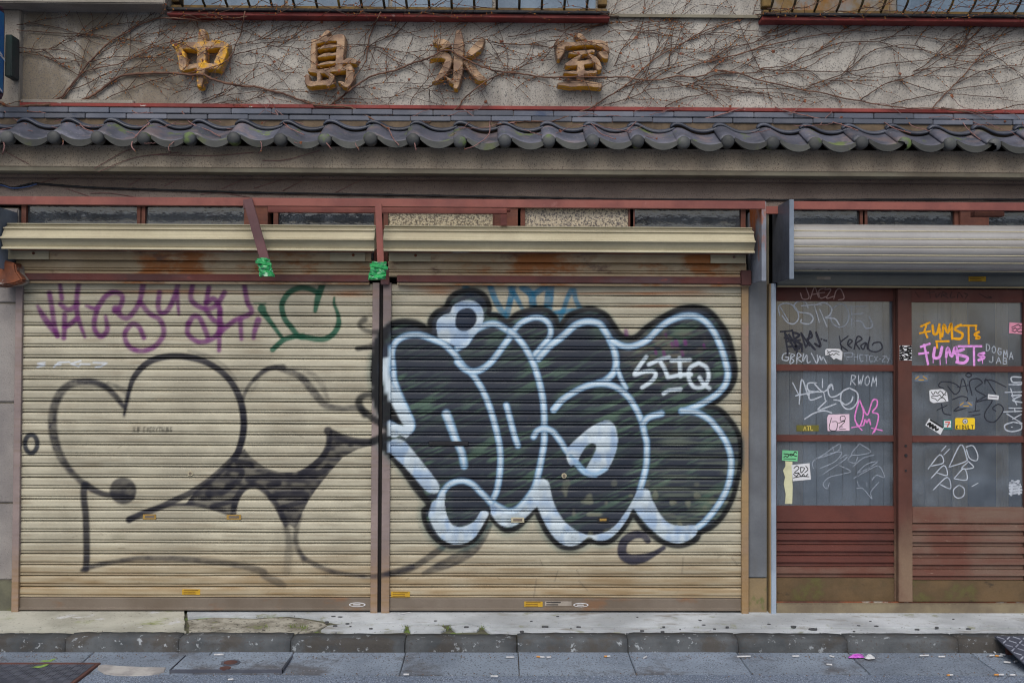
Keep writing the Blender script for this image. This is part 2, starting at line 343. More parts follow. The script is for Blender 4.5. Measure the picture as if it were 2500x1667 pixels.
for (px, py, w) in b2([(680, 998, 22), (740, 1003, 26), (625, 1045, 22), (695, 1078, 28), (800, 1060, 22), (1000, 1102, 20), (825, 1083, 12), (1820, 1088, 26), (1555, 1037, 18)]) + \
        b3([(425, 998, 18), (315, 1085, 36), (605, 1088, 26), (120, 1126, 24), (200, 1040, 14), (1150, 1121, 24), (1335, 1087, 16), (1325, 1128, 20), (1645, 1032, 18), (1678, 1072, 22), (1770, 1105, 18), (1880, 1088, 18), (1425, 1135, 16), (540, 1100, 7), (1475, 1108, 8), (1110, 1006, 12)]) + \
        b4([(270, 1084, 32), (440, 1108, 50), (830, 1078, 18), (980, 1082, 26), (1330, 1110, 26), (1500, 1092, 20), (1770, 1105, 28), (790, 1126, 14), (60, 1065, 20), (930, 1040, 14), (1640, 1022, 14)]):
    if py > 1543: continue
    cx, cy = G(px, py, 0.0); rr = w / 470.0 / 1.25
    poly = [(cx + rr * math.cos(a) * rnd.uniform(.8, 1.15), cy + rr * 0.75 * math.sin(a) * rnd.uniform(.8, 1.15)) for a in np.linspace(0, 2 * math.pi, 11)[:-1]]
    B().prism(poly, -0.004, 0.0035, 'z').build('gum_spot', m_gum, pave)

# ================================================================ building
bld = thing('shop_building', 'old rendered Japanese shop front with tiled canopy above the shutters', 'building')
Zs = 2.442                                         # soffit of the canopy
box('wall', XL, XR, 0.05, 0.36, 2.40, 4.7, m_wall, bld)
x53 = X(52, 150, 0.03); x402 = X(402, 20, -0.1)
box('wall_border', XL, x53, 0.01, 0.10, 2.815, 3.37, m_conc, bld, 0.004)
box('wall_border', x53, X(330, 250, 0.05), 0.02, 0.05, 2.8265, Z(244, .03, 150), m_conc, bld, 0.004)
box('upper_overhang', XL, x402, -0.10, 0.30, Z(8, -0.10, 200), 4.7, m_conc, bld, 0.006)
box('wall_ledge', X(1385, 38), X(1862, 38), 0.025, 0.06, Z(43, 0.03, 1600), Z(36, 0.03, 1600), m_soffit, bld)
z0 = Z(268, 0.02); z1 = Z(259, 0.02)
box('red_trim', XL, XR, 0.018, 0.06, z0, z1, m_red_trim, bld, 0.002)
box('lintel_wall', XL, XR, -0.015, 0.36, 2.272, Zs + 0.03, m_lintel, bld)
box('rear_panel', XL, XR, 0.36, 0.40, -0.12, 4.7, m_dark, bld)
box('roof_slab', XL, XR, -0.05, 0.40, 4.7, 4.78, m_conc, bld)
# fascia of the canopy
box('fascia', XL, XR, -0.15, -0.015, Zs + 0.012, 2.575, m_fascia, bld, 0.003)
box('soffit_strip', XL, XR, -0.146, -0.002, Zs - 0.012, Zs + 0.012, m_soffit, bld, 0.002)
box('soffit_batten', XL, XR, -0.06, -0.002, Zs - 0.028, Zs - 0.012, m_lintel, bld, 0.002)
# left pillar of blocks
xp = X(38, 1000, 0.0)
zz = [-0.05, Z(1416, 0, 20), Z(1228, 0, 20), Z(983, 0, 20), Z(740, 0, 20), 2.25]
for i in range(5):
    box('stone_block', XL, xp, 0.0, 0.36, zz[i] + 0.004, zz[i + 1] - 0.004, m_pillar_moss if i == 0 else m_pillar, bld, 0.006)
box('pillar_core', XL, xp - .005, 0.012, 0.36, -0.05, 2.25, m_soffit, bld)
# grey post strip between shutter and door
m_gpost = M('grey_painted_post', A(104, 109, 116), A(88, 92, 99), 3.0, 0.75, 0.15, 60, patches=[(A(56, 58, 64), 16, 0.66, 0.7, (1, 1, .6))], streak=(A(88, 86, 84), 0.5, (20, 20, 1.2)))
xg0, xg1 = X(1828, 1000, 0), X(1872, 1000, 0)
box('corner_post', xg0, xg1, 0.0, 0.30, Z(1409, 0, 1850), 2.25, m_gpost, bld, 0.003)
box('corner_post_base', xg0, xg1, 0.002, 0.30, -0.02, Z(1411, 0, 1850), M('tan_post_base', A(128, 112, 86), A(108, 96, 78), 5, 0.9, 0.3, 80, patches=[(A(96, 100, 62), 9, 0.56, 0.68, None)]), bld, 0.003)
box('corner_seam', xg1, X(1881, 1000, 0), 0.03, 0.30, -0.02, 2.25, m_soffit, bld)
# transom windows behind the red channel
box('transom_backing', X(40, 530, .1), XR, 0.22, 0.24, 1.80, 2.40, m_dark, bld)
ZT0, ZT1 = 1.95, 2.305
for (a, c, mt) in ((66, 336, m_transom), (356, 598, m_transom), (680, 914, m_transom), (948, 1203, m_pattern), (1282, 1534, m_pattern_dark), (1549, 1808, m_transom), (1905, 2098, m_transom), (2116, 2328, m_transom), (2412, 2720, m_transom)):
    xa, xc = X(a, 530, 0.03), X(c, 530, 0.03)
    w = box('transom_window', xa - .02, xc + .02, 0.018, 0.08, ZT1 - 0.022, ZT1, m_wood, bld, 0.002)
    box('pane', xa, xc, 0.040, 0.045, ZT0, ZT1 - .02, mt, w)
    box('mullion', xa - .026, xa, 0.018, 0.08, ZT0, ZT1 - .022, m_wood, w)
    box('mullion', xc, xc + .026, 0.018, 0.08, ZT0, ZT1 - .022, m_wood, w)
for (a, c) in ((602, 660), (1207, 1264), (2332, 2394)):
    box('transom_post', X(a, 530, .06), X(c, 530, .06), 0.0, 0.10, ZT0, ZT1 - .035, m_wood, bld, 0.003)
# red steel channel over both openings
ZC0, ZC1 = Z(506, -0.27), Z(487, -0.27)
def channel(xa, xb):
    o = B().prism([(-0.27, ZC0), (-0.27, ZC1), (-0.24, ZC1), (-0.24, ZC1 - .005), (-0.264, ZC1 - .006), (-0.264, ZC0 + .006), (-0.235, ZC0 + .006), (-0.235, ZC0)], xa, xb, 'x').build('red_channel', m_red, bld)
channel(XL, X(1868, 495, -.27)); channel(X(1930, 500, -.27), XR)
box('red_channel_link', X(1871, 500, -.12), X(1927, 500, -.12), -0.12, -0.09, ZC0 - .004, ZC1 - .004, m_red, bld)
z = Z(512, -0.14)
box('awning_bar', X(655, 515, -.16), X(1238, 515, -.16), -0.17, -0.15, Z(523, -.16), Z(506, -.16), m_red, bld, 0.002)
box('awning_bar_leg', X(1222, 530, -.16), X(1238, 530, -.16), -0.168, -0.152, Z(551, -.16), Z(523, -.16), m_red, bld, 0.002)
box('awning_bar_hook', X(1238, 505, -.2), X(1246, 505, -.2), -0.20, -0.15, Z(515, -.2), Z(503, -.2), m_red, bld, 0.002)
box('awning_block', X(2375, 525, -.18), X(2448, 525, -.18), -0.20, -0.15, Z(529, -.18, 2400), Z(517, -.18, 2400), m_wood, bld, 0.002)

# ---------------- tiled canopy roof
can = B().prism([(-0.13, 2.56), (0.05, 2.66), (0.05, 2.55), (-0.13, 2.545)], XL, XR, 'x').build('tiled_canopy', m_clay, bld)
PITCH = (X(2101, 345, -.25) - X(241, 345, -.25)) / 17.0
ANG = math.atan2(0.092, 0.17)
ux, uz = math.cos(ANG), math.sin(ANG)
def hprof(t):                                      # cross-section height of an S tile, t = 0 at the roll crest, 1 at the next crest
    k = [(-0.16, 0.030), (-0.10, 0.052), (0.0, 0.058), (0.10, 0.052), (0.20, 0.036), (0.32, 0.016), (0.45, 0.004), (0.58, 0.0), (0.72, 0.004), (0.84, 0.015), (0.93, 0.028)]
    xs_ = [a for a, _ in k]; return float(np.interp(t, xs_, [b for _, b in k]))
TT = list(np.linspace(-0.16, 0.93, 26))
def sm(t): return (hprof(t - .03) + hprof(t) * 2 + hprof(t + .03)) / 4
def tile_mesh(front):
    b = B(); nL = 5; Ln = 0.235 if front else 0.045; th = 0.013
    rows = []
    for j in range(nL + 1):
        s = Ln * j / nL
        rows.append([(t * PITCH, s * ux, s * uz + sm(t) * (0.78 if not front else 0.78)) for t in TT])
    n = len(TT)
    vs = [p for r in rows for p in r] + [(p[0], p[1] + th * uz, p[2] - th * ux) for r in rows for p in r]
    K = (nL + 1) * n; fs = []
    for j in range(nL):
        for i in range(n - 1):
            q = (j * n + i, j * n + i + 1, (j + 1) * n + i + 1, (j + 1) * n + i)
            fs.append(q); fs.append(tuple(K + a for a in q[::-1]))
    for i in range(n - 1): fs.append((i, K + i, K + i + 1, i + 1)); a = nL * n; fs.append((a + i, a + i + 1, K + a + i + 1, K + a + i))
    for j in range(nL): fs.append((j * n, (j + 1) * n, K + (j + 1) * n, K + j * n)); a = n - 1; fs.append((j * n + a, K + j * n + a, K + (j + 1) * n + a, (j + 1) * n + a))
    b.add(vs, fs)
    me = bpy.data.meshes.new('roof_tile'); me.from_pydata(b.v, [], b.f)
    bm = bmesh.new(); bm.from_mesh(me); bmesh.ops.recalc_face_normals(bm, faces=bm.faces); bm.to_mesh(me); bm.free()
    me.polygons.foreach_set('use_smooth', [True] * len(me.polygons)); return me
def lip_mesh():                                     # hanging crescent lip under the pan
    b = B(); ts = np.linspace(0.16, 0.93, 16); d = 0.014
    top = [(t * PITCH, sm(t) * .78 + 0.001) for t in ts]
    bot = [(t * PITCH, sm(t) * .78 - 0.013 - 0.022 * (1 - abs((t - 0.54) / 0.44) ** 2.2)) for t in ts]
    poly = top + bot[::-1]
    b.prism(poly, -0.006, d, 'y')
    me = bpy.data.meshes.new('tile_lip'); me.from_pydata(b.v, [], b.f)
    bm = bmesh.new(); bm.from_mesh(me); bmesh.ops.recalc_face_normals(bm, faces=bm.faces); bm.to_mesh(me); bm.free(); return me
def cap_mesh(broken=False):
    b = B(); n, mrows = 20, 7; r = 0.0355
    for j in range(mrows + 1):
        a = math.pi / 2 * j / mrows
        for k in range(n):
            ph = 2 * math.pi * k / n
            b.v.append((r * math.sin(a) * math.cos(ph), -0.024 * math.cos(a) ** 0.8, r * math.sin(a) * math.sin(ph)))
    for k in range(n): b.v.append((r * math.cos(2 * math.pi * k / n), 0.03, r * math.sin(2 * math.pi * k / n)))
    for j in range(mrows + 1):
        for k in range(n):
            if broken and j >= 1 and 0.40 * n < k < 0.80 * n: continue
            b.f.append((j * n + k, j * n + (k + 1) % n, (j + 1) * n + (k + 1) % n, (j + 1) * n + k))
    me = bpy.data.meshes.new('tile_end'); me.from_pydata(b.v, [], b.f)
    bm = bmesh.new(); bm.from_mesh(me); bmesh.ops.remove_doubles(bm, verts=bm.verts, dist=1e-5); bmesh.ops.recalc_face_normals(bm, faces=bm.faces)
    if broken: bmesh.ops.solidify(bm, geom=bm.faces[:], thickness=0.008)
    bm.to_mesh(me); bm.free()
    me.polygons.foreach_set('use_smooth', [not broken] * len(me.polygons)); return me
MF, MR, ML, MC, MB_ = tile_mesh(True), tile_mesh(False), lip_mesh(), cap_mesh(), cap_mesh(True)
for me_, mt in ((MF, m_tile), (MR, m_tile_rear), (ML, m_lip), (MC, m_tile_cap), (MB_, m_tile_cap)): me_.materials.append(mt)
YF = -0.25; ZF = Z(350, YF)                        # pan front edge
xc0 = X(241, 345, YF)
for k in range(-6, 29):
    x = xc0 + k * PITCH
    if x < XL or x + PITCH > XR + .1: continue
    dz = rnd.uniform(-0.006, 0.005); dx = rnd.uniform(-0.007, 0.007)
    t = put('roof_tile', MF, None, can); t.location = (x + dx, YF, ZF + dz); t.rotation_euler = (R(rnd.uniform(-.8, .8)), R(rnd.uniform(-1.2, 1.2)), R(rnd.uniform(-1.2, 1.2)))
    l = put('roof_tile_lip', ML, None, can); l.location = (x + dx, YF - 0.002, ZF + dz)
    c = put('roof_tile_end', MB_ if k in (18, 20) else MC, None, can); c.location = (x + dx, YF - 0.004, ZF + 0.013 + dz)
    dz2 = rnd.uniform(-0.003, 0.003)
    s = 0.182
    q = put('rear_roof_tile', MR, None, can); q.location = (x + rnd.uniform(-.004, .004), YF + s * ux, ZF + s * uz + 0.023 + dz2)
    q.rotation_euler = (0, R(rnd.uniform(-.6, .6)), 0)
# ridge tiles (two courses) and their clay bed
box('clay_bed', XL, XR, -0.062, 0.05, Z(330, -.062), Z(297, -.062), m_clay, can)
NW = (X(1103, 290, -.03) - X(1005, 290, -.03))
for row, (ya, yb, yf, off) in enumerate(((296.5, 284.5, -0.072, 0.0), (283, 270, -0.052, 0.55))):
    x = XL + off * NW
    while x < XR - NW:
        j = rnd.uniform(-.002, .002)
        box('ridge_tile', x + .0015, x + NW - .0015, yf + rnd.uniform(-.004, .004), 0.05, Z(ya, yf) + j, Z(yb, yf) + j, m_noshi, can, 0.003)
        x += NW

# ---------------- upper barred windows
def barred(xa, xb, zs, panels, bars, outer, slabs):
    w = box('barred_window', xa, xb, -0.01, 0.06, zs + 0.022, zs + 0.052, m_ochre, bld, 0.004)           # sill rail
    box('sill', xa - .01, xb + .01, -0.055, 0.06, zs + 0.007, zs + 0.022, m_black, w, 0.003)
    box('drip_strip', xa - .012, xb + .012, -0.035, 0.06, zs - 0.014, zs + 0.006, m_red_trim, w, 0.002)
    box('frame_head', xa, xb, 0.0, 0.06, zs + 1.0, zs + 1.05, m_ochre, w, 0.004)
    for xx in (xa, xb - .05): box('frame_side', xx, xx + .05, 0.0, 0.062, zs + 0.075, zs + 1.0, m_ochre, w, 0.004)
    for (pa, pb, mt) in panels: box('pane', pa, pb, 0.030, 0.040, zs + 0.050, zs + 1.0, mt, w)
    for bx in bars:
        pts = [(bx, 0.0, zs + 0.045), (bx, -0.035, zs + 0.055), (bx, -0.075, zs + 0.078), (bx, -0.10, zs + 0.115), (bx, -0.108, zs + .17), (bx, -0.108, zs + 0.95), (bx, -0.08, zs + 1.0), (bx, 0, zs + 1.02)]
        B().tube(smooth(pts, 3), 0.0072, 6).build('bar', m_bar, w, 0, True)
    for zb in (0.30, 0.70): box('cross_bar', xa, xb, -0.118, -0.112, zs + zb, zs + zb + .025, m_bar, w)
zsill = Z(33, -0.05, 950)
xa, xb = X(418, 20, 0), X(1482, 20, 0)
m_rustpane = M('rust_streaked_panel', A(126, 126, 126), A(120, 96, 58), 9.0, 0.8, 0.2, 60, patches=[(A(140, 92, 30), 3.0, 0.5, 0.62, (1, 1, .5))])
pn = []; xs_ = np.linspace(xa + .05, xb - .05, 5)
for i in range(4): pn.append((xs_[i] + .012, xs_[i + 1] - .012, m_glass_blue))
barred(xa, xb, zsill, pn, [X(440 + 55.2 * k, 10, -.05) for k in range(19)], True, None)
xa2, xb2 = X(1862, 20, 0), XR - .1
barred(xa2, xb2, zsill, [(xa2 + .05, X(2190, 10), m_rustpane), (X(2196, 10), X(2560, 10), m_glass_blue), (X(2566, 10), xb2 - .05, m_glass_blue)], [X(1884 + 54.6 * k, 14, -.05) for k in range(19)], True, None)
# ================================================================ spray paint on the shutters (colour per vertex)
PX0, PY0, PX1, PY1, PST = 0.0, 640.0, 1880.0, 1500.0, 1.25
PWN, PHN = int((PX1 - PX0) / PST), int((PY1 - PY0) / PST)
RGB = np.zeros((PHN, PWN, 3), np.float32); ALP = np.zeros((PHN, PWN), np.float32)
nrs = np.random.RandomState(3)
def vnoise(sx, sy):
    h, w = int(PHN / sy) + 3, int(PWN / sx) + 3
    g = nrs.rand(h, w).astype(np.float32)
    yy = np.arange(PHN) / sy; xx = np.arange(PWN) / sx
    y0 = yy.astype(int); x0 = xx.astype(int); fy = (yy - y0)[:, None]; fx = (xx - x0)[None]
    fy = fy * fy * (3 - 2 * fy); fx = fx * fx * (3 - 2 * fx)
    a = g[y0][:, x0]; b = g[y0][:, x0 + 1]; c = g[y0 + 1][:, x0]; d = g[y0 + 1][:, x0 + 1]
    return a * (1 - fx) * (1 - fy) + b * fx * (1 - fy) + c * (1 - fx) * fy + d * fx * fy
N_fine, N_mid, N_big = vnoise(2, 2), vnoise(12, 7), vnoise(50, 30)
N_hor = vnoise(45, 3)
def comp(mask, sl, col):
    a = ALP[sl]; na = mask + a * (1 - mask)
    c = np.array(col, np.float32)
    RGB[sl] = np.where(na[..., None] > 1e-5, (c * mask[..., None] + RGB[sl] * (a * (1 - mask))[..., None]) / np.maximum(na, 1e-5)[..., None], RGB[sl])
    ALP[sl] = na
def window(x0, y0, x1, y1):
    i0 = max(0, int((y0 - PY0) / PST)); i1 = min(PHN, int((y1 - PY0) / PST) + 2)
    j0 = max(0, int((x0 - PX0) / PST)); j1 = min(PWN, int((x1 - PX0) / PST) + 2)
    if i1 <= i0 or j1 <= j0: return None
    gy, gx_ = np.mgrid[i0:i1, j0:j1]
    return (slice(i0, i1), slice(j0, j1)), PX0 + (gx_ + 0.5) * PST, PY0 + (gy + 0.5) * PST
def stroke(pts, w, col, alpha=1.0, soft=2.0, patch=0.0, a_end=None, curve=True):
    P = [tuple(p[:2]) + ((p[2],) if len(p) > 2 else (w,)) for p in pts]
    if curve and len(P) > 2: P = smooth(P, 7)
    P = np.array(P, float)
    mw = P[:, 2].max() / 2 + soft * 2 + 2
    wd = window(P[:, 0].min() - mw, P[:, 1].min() - mw, P[:, 0].max() + mw, P[:, 1].max() + mw)
    if wd is None: return
    sl, gx_, gy = wd
    best = np.full(gx_.shape, 1e9); tt = np.zeros(gx_.shape)
    n = len(P) - 1
    for i in range(n):
        a, b = P[i], P[i + 1]; d = b - a; l2 = d[0] ** 2 + d[1] ** 2 + 1e-9
        t = np.clip(((gx_ - a[0]) * d[0] + (gy - a[1]) * d[1]) / l2, 0, 1)
        dist = np.hypot(gx_ - a[0] - t * d[0], gy - a[1] - t * d[1]) - (a[2] + t * d[2]) / 2
        m = dist < best; best = np.where(m, dist, best); tt = np.where(m, (i + t) / n, tt)
    mask = np.clip(0.5 - best / (2 * soft), 0, 1)
    al = alpha if a_end is None else alpha + (a_end - alpha) * tt
    if patch: mask = mask * (1 - patch * np.clip(1.6 * N_mid[sl] * 0.6 + N_fine[sl] * 0.5 - 0.25, 0, 1))
    comp((mask * al).astype(np.float32), sl, col)
def inpoly(gx_, gy, P):
    ins = np.zeros(gx_.shape, bool); n = len(P)
    for i in range(n):
        x1, y1 = P[i]; x2, y2 = P[(i + 1) % n]
        c = ((y1 > gy) != (y2 > gy)) & (gx_ < (x2 - x1) * (gy - y1) / ((y2 - y1) or 1e-9) + x1); ins ^= c
    return ins
def fill(pts, col, alpha=1.0, patch=0.0, curve=True, edge=2.0, custom=None):
    P = [p[:2] for p in pts]
    if curve: P = [tuple(p) for p in smooth(P + [P[0]], 5)]
    A_ = np.array(P); wd = window(A_[:, 0].min() - 3, A_[:, 1].min() - 3, A_[:, 0].max() + 3, A_[:, 1].max() + 3)
    if wd is None: return
    sl, gx_, gy = wd; mask = np.zeros(gx_.shape)
    for ox, oy in ((-.4, -.4), (.4, -.4), (-.4, .4), (.4, .4)): mask += inpoly(gx_ + ox * edge, gy + oy * edge, P) / 4.0
    if patch: mask = mask * (1 - patch * np.clip(1.9 * N_mid[sl] - 0.45, 0, 1))
    if custom is not None: mask = mask * custom[sl]
    comp((mask * alpha).astype(np.float32), sl, col)

PUR, GRN, INK, NAV = srgb(104, 34, 106), srgb(4, 84, 62), srgb(22, 23, 38), srgb(24, 36, 56)
BLK, WHT, LBL, TEAL, CYA = srgb(8, 13, 20), srgb(204, 220, 232), srgb(132, 174, 208), srgb(30, 90, 92), srgb(6, 108, 146)
# weathering first: rust runs under the beam, brown splash dirt on the lowest slats, horizontal grime
RUS, DRT = srgb(176, 106, 52), srgb(146, 116, 72)
yyg = (PY0 + (np.arange(PHN) + .5) * PST)[:, None] * np.ones((1, PWN)); xxg = PX0 + (np.arange(PWN) + .5)[None] * PST * np.ones((PHN, 1))
full = (slice(0, PHN), slice(0, PWN))
comp((np.clip((yyg - 1318) / 110, 0, 1) * (0.35 + 0.6 * N_hor) * 0.85).astype(np.float32), full, DRT)
comp((np.clip(N_hor * 1.8 - 0.95, 0, 1) * (0.3 + 0.5 * N_big) * 0.7).astype(np.float32), full, srgb(120, 104, 82))
for (x, y, w, h, a) in ((430, 712, 260, 7, .45), (860, 716, 90, 9, .55), (1075, 706, 80, 14, .7), (1110, 748, 60, 4, .3), (1620, 716, 150, 4, .7), (1690, 708, 70, 16, .45), (1590, 747, 120, 3, .5), (1480, 717, 300, 3, .4), (700, 715, 200, 4, .4), (1050, 700, 120, 8, .4)):
    wd = window(x - w, y - h * 2, x + w, y + h * 2); sl, gx_, gy = wd
    comp((a * np.exp(-((gx_ - x) / (w * .55)) ** 2 - ((gy - y) / h) ** 2) * (0.5 + 0.7 * N_hor[sl])).astype(np.float32).clip(0, 1), sl, RUS)
# --- purple tag
PW = 12.5
for pts in (m1([(335, 1265, 30), (370, 1330, 50), (430, 1420, 60), (510, 1530, 40)]), m1([(440, 1150), (465, 1300), (485, 1440), (512, 1530)]),
            m1([(535, 1075, 40), (550, 1200, 45)]), m1([(575, 1340), (575, 1440), (568, 1550)]), m1([(700, 1075), (683, 1200), (690, 1350), (755, 1540, 30)]),
            m1([(575, 1450), (620, 1430), (690, 1375)]), m1([(540, 1250), (610, 1300), (690, 1250)]),
            m1([(770, 1265, 30), (860, 1285), (930, 1190), (1000, 1145), (1075, 1160), (1090, 1210), (1060, 1290), (1020, 1310)]),
            m1([(870, 1280), (840, 1400), (850, 1490), (900, 1535), (955, 1480), (940, 1360, 35)]),
            m1([(1030, 1290, 70), (1080, 1355), (1140, 1370), (1210, 1290), (1250, 1200), (1275, 1070, 58)]),
            m1([(1250, 1235), (1330, 1330), (1420, 1385), (1458, 1470), (1445, 1545), (1370, 1630), (1260, 1665), (1160, 1635), (1115, 1560), (1120, 1490), (1180, 1425), (1240, 1455), (1280, 1545)]),
            m1([(1420, 1145), (1408, 1270), (1440, 1330), (1500, 1295), (1550, 1190), (1585, 1075)]), m1([(1575, 1150), (1592, 1340, 25)]),
            m1([(1715, 1080), (1700, 1200), (1760, 1265), (1850, 1290), (1930, 1255), (2000, 1145)]), m1([(1860, 1100), (1835, 1240)]),
            m1([(1840, 1240), (1900, 1200), (1950, 1270), (1960, 1400)]), m1([(1830, 1290), (1890, 1380), (1950, 1420)]),
            m1([(1680, 1425), (1720, 1360), (1775, 1370), (1815, 1450), (1850, 1540)]), m1([(1675, 1420), (1670, 1500), (1700, 1545), (1770, 1585), (1850, 1575), (1930, 1525), (1975, 1430)]),
            m1([(1960, 1290), (1955, 1450), (1950, 1660, 40)]), m1([(2175, 1075), (2200, 1220), (2240, 1310), (2200, 1350), (2100, 1390), (2030, 1440), (1960, 1500)]),
            m1([(2140, 1390), (2150, 1560, 36)]), m1([(2300, 1390, 60), (2270, 1480), (2258, 1550, 36)])):
    stroke([p[:2] + ((p[2],) if len(p) > 2 else ()) for p in pts], PW * 1.05, PUR, 0.95, 2.6, 0.22)
# --- green tag
stroke(m2_([(70, 1290, 80), (90, 1330, 60), (170, 1440, 42), (255, 1555, 34)]), 12, GRN, 0.95, 1.6)
stroke(m2_([(165, 1655), (260, 1570), (350, 1540), (435, 1530)]), 13, GRN, 0.95, 1.6)
stroke(m2_([(610, 1075), (570, 1190), (545, 1310, 36)]), 16, GRN, 0.95, 1.6)
stroke(m2_([(560, 1140), (490, 1110), (400, 1105), (310, 1150), (250, 1250), (270, 1370), (340, 1465), (400, 1535), (470, 1545), (560, 1560), (640, 1555), (710, 1510), (752, 1430), (748, 1340, 36), (715, 1250, 28), (715, 1190, 20)]), 14, GRN, 0.95, 1.6)
stroke(m2_([(0, 1243), (105, 1243)]), 3, GRN, .8, 1)
# --- grey black heart figure on the left shutter
K = 16.5
stroke(n1([(1100, 700, 40), (1020, 600, 55), (930, 520, 60), (800, 480, 62), (650, 495, 66), (550, 565, 74), (490, 680, 78), (465, 830, 78), (480, 980, 76), (525, 1120, 72), (600, 1240, 62), (690, 1340, 54), (770, 1405, 60)]), K, INK, 0.95, 3.2, 0.42)
stroke(n1([(1100, 700, 40), (1020, 600, 45), (940, 525, 40), (800, 470, 30)]), K, INK, 0.7, 2.5, 0.2)
stroke(n1([(500, 640, 30), (492, 800, 34), (510, 980, 34), (560, 1140, 34), (640, 1280, 36), (770, 1405, 40)]), K, INK, 0.5, 3.5, 0.3)
stroke(n1([(960, 490, 26), (1050, 530, 40), (1130, 590, 50), (1125, 690, 40), (1105, 790, 24)]), K, INK, 0.62, 3, 0.5)
stroke(n1([(1105, 770, 22), (1150, 560, 40), (1200, 430, 52), (1310, 315, 58), (1450, 262, 60), (1620, 255, 62), (1800, 292, 60), (1950, 375, 58), (2060, 485, 58), (2135, 630, 64), (2168, 790, 62), (2165, 940, 60), (2130, 1080, 58), (2085, 1165, 62)]), K * 1.05, INK, 0.97, 1.8, 0.04)
stroke(n1([(1680, 205, 26), (1850, 255, 42), (2000, 350, 44), (2110, 470, 24)]), K, INK, 0.5, 2.5, 0.6)
stroke(n1([(2160, 630, 34), (2220, 510, 34), (2334, 390, 36), (2420, 360, 44), (2520, 350, 56)]), K, INK, 0.82, 2, 0.3)
stroke(n1([(2150, 560, 20), (2240, 560, 26), (2300, 480, 20)]), 5, INK, 0.35, 4, 0.4)
stroke(n2([(0, 470, 40), (80, 392, 44), (180, 352, 46), (300, 385, 60), (420, 440, 66), (500, 530, 70), (570, 620, 72), (640, 690, 60), (760, 715, 52), (920, 708, 48)]), K * 1.05, INK, 0.86, 2.8, 0.45)
stroke(n2([(340, 355, 30), (500, 400, 46), (600, 500, 52), (660, 640, 40)]), 12, INK, 0.45, 3, 0.7)
fill(q5([(690, 440), (765, 368), (830, 450), (960, 550), (1100, 592), (1250, 592), (1370, 540), (1500, 420), (1560, 330), (1555, 230), (1650, 230), (1800, 290), (1970, 290), (1970, 342), (1850, 370), (1700, 450), (1570, 600), (1450, 750), (1370, 870), (1310, 990), (1275, 1080), (1245, 1130), (1190, 1090), (1150, 1120), (1115, 1050), (1060, 900), (960, 780), (880, 725), (790, 740), (730, 830), (690, 950), (645, 990), (560, 945), (400, 905), (200, 900), (300, 770), (500, 610)]), INK, 0.95, 0.28, False)
for pts, w in ((q5([(745, -20), (760, 120), (750, 240), (715, 370), (680, 440), (560, 560), (420, 680), (250, 790), (100, 860), (-40, 925), (-330, 1040)]), 14),
               (q5([(-330, 1045, 60), (-200, 975, 40), (0, 915, 34), (150, 900, 34), (300, 905, 36), (450, 930, 40), (560, 965, 40), (650, 1005, 30)]), 9),
               (q5([(660, 1010), (670, 900), (700, 820), (760, 750), (860, 715), (960, 770), (1060, 890), (1130, 1030)]), 13),
               (q5([(1560, 200, 80), (1570, 250, 60), (1560, 350), (1490, 470), (1380, 560), (1300, 620)]), 14),
               (q5([(1600, 210, 50), (1700, 265, 66), (1830, 300, 70), (1975, 308, 74)]), 17),
               (q5([(1000, 620), (1150, 650), (1300, 640), (1480, 600), (1560, 540)]), 15), (q5([(700, 500), (800, 510), (830, 520, 50)]), 14),
               (q5([(800, 660), (950, 640), (1090, 690), (1000, 720)]), 14), (q5([(1020, 830), (1180, 800), (1350, 810)]), 16), (q5([(1130, 930), (1250, 890), (1340, 860)]), 13),
               (q5([(620, 560), (740, 580), (700, 680), (600, 740)]), 13), (q5([(420, 800), (560, 780), (650, 720)]), 13), (q5([(460, 920), (600, 880), (690, 850)]), 12)):
    stroke(pts, w * 1.12, INK, 0.93, 2.0, 0.10)
stroke(q5([(1120, 960, 40), (1150, 1050, 56), (1170, 1150, 60), (1190, 1260, 70), (1180, 1400, 80), (1170, 1540, 70)]), 15, INK, 0.95, 4, 0.35, a_end=0.25)
stroke(q5([(1300, 1000, 40), (1265, 1120, 50), (1250, 1220, 50), (1275, 1330, 50), (1330, 1420, 50)]), 13, INK, 0.75, 3.5, 0.4)
stroke(q5([(1290, 1340, 30), (1330, 1400, 46), (1450, 1475, 50), (1600, 1535, 46), (1800, 1568, 40), (2000, 1580, 46), (2180, 1540, 60), (2350, 1490, 66)]), 13, INK, 0.82, 2.5, 0.4)
stroke(q3([(260, 1560, 56), (420, 1530, 60), (560, 1460, 62), (690, 1370, 66), (780, 1310, 60)]), 15, INK, 0.8, 2.5, 0.3)
stroke(q3([(600, 1550, 36), (720, 1500, 80), (900, 1420, 110), (1050, 1330, 110), (1150, 1210, 96), (1220, 1090, 70)]), 20, INK, 0.85, 2.5, 0.4)
stroke(n1([(750, 1400), (745, 1480), (752, 1568)]) + b1([(735, 130), (740, 300), (742, 480), (735, 590)]), 17, INK, 0.96, 2.4, 0.08)
stroke(n1([(770, 1395, 60), (830, 1440, 60), (930, 1480, 50), (1080, 1495, 46), (1180, 1510, 40)]), 14, INK, 0.9, 2)
P_ = n1([(1095, 1450)])[0]; stroke([P_, (P_[0] + .1, P_[1])], 66, INK, 0.94, 2.6, 0.2, curve=False)
stroke(b1([(705, 600, 40), (800, 565, 46), (1000, 525, 42), (1200, 500, 44), (1450, 500, 50), (1700, 515, 52), (2000, 550, 56), (2245, 610, 60)]) + b2([(80, 640, 60), (200, 700, 70), (260, 730, 40)]), 14, INK, 0.95, 2.8, 0.35, a_end=0.6)
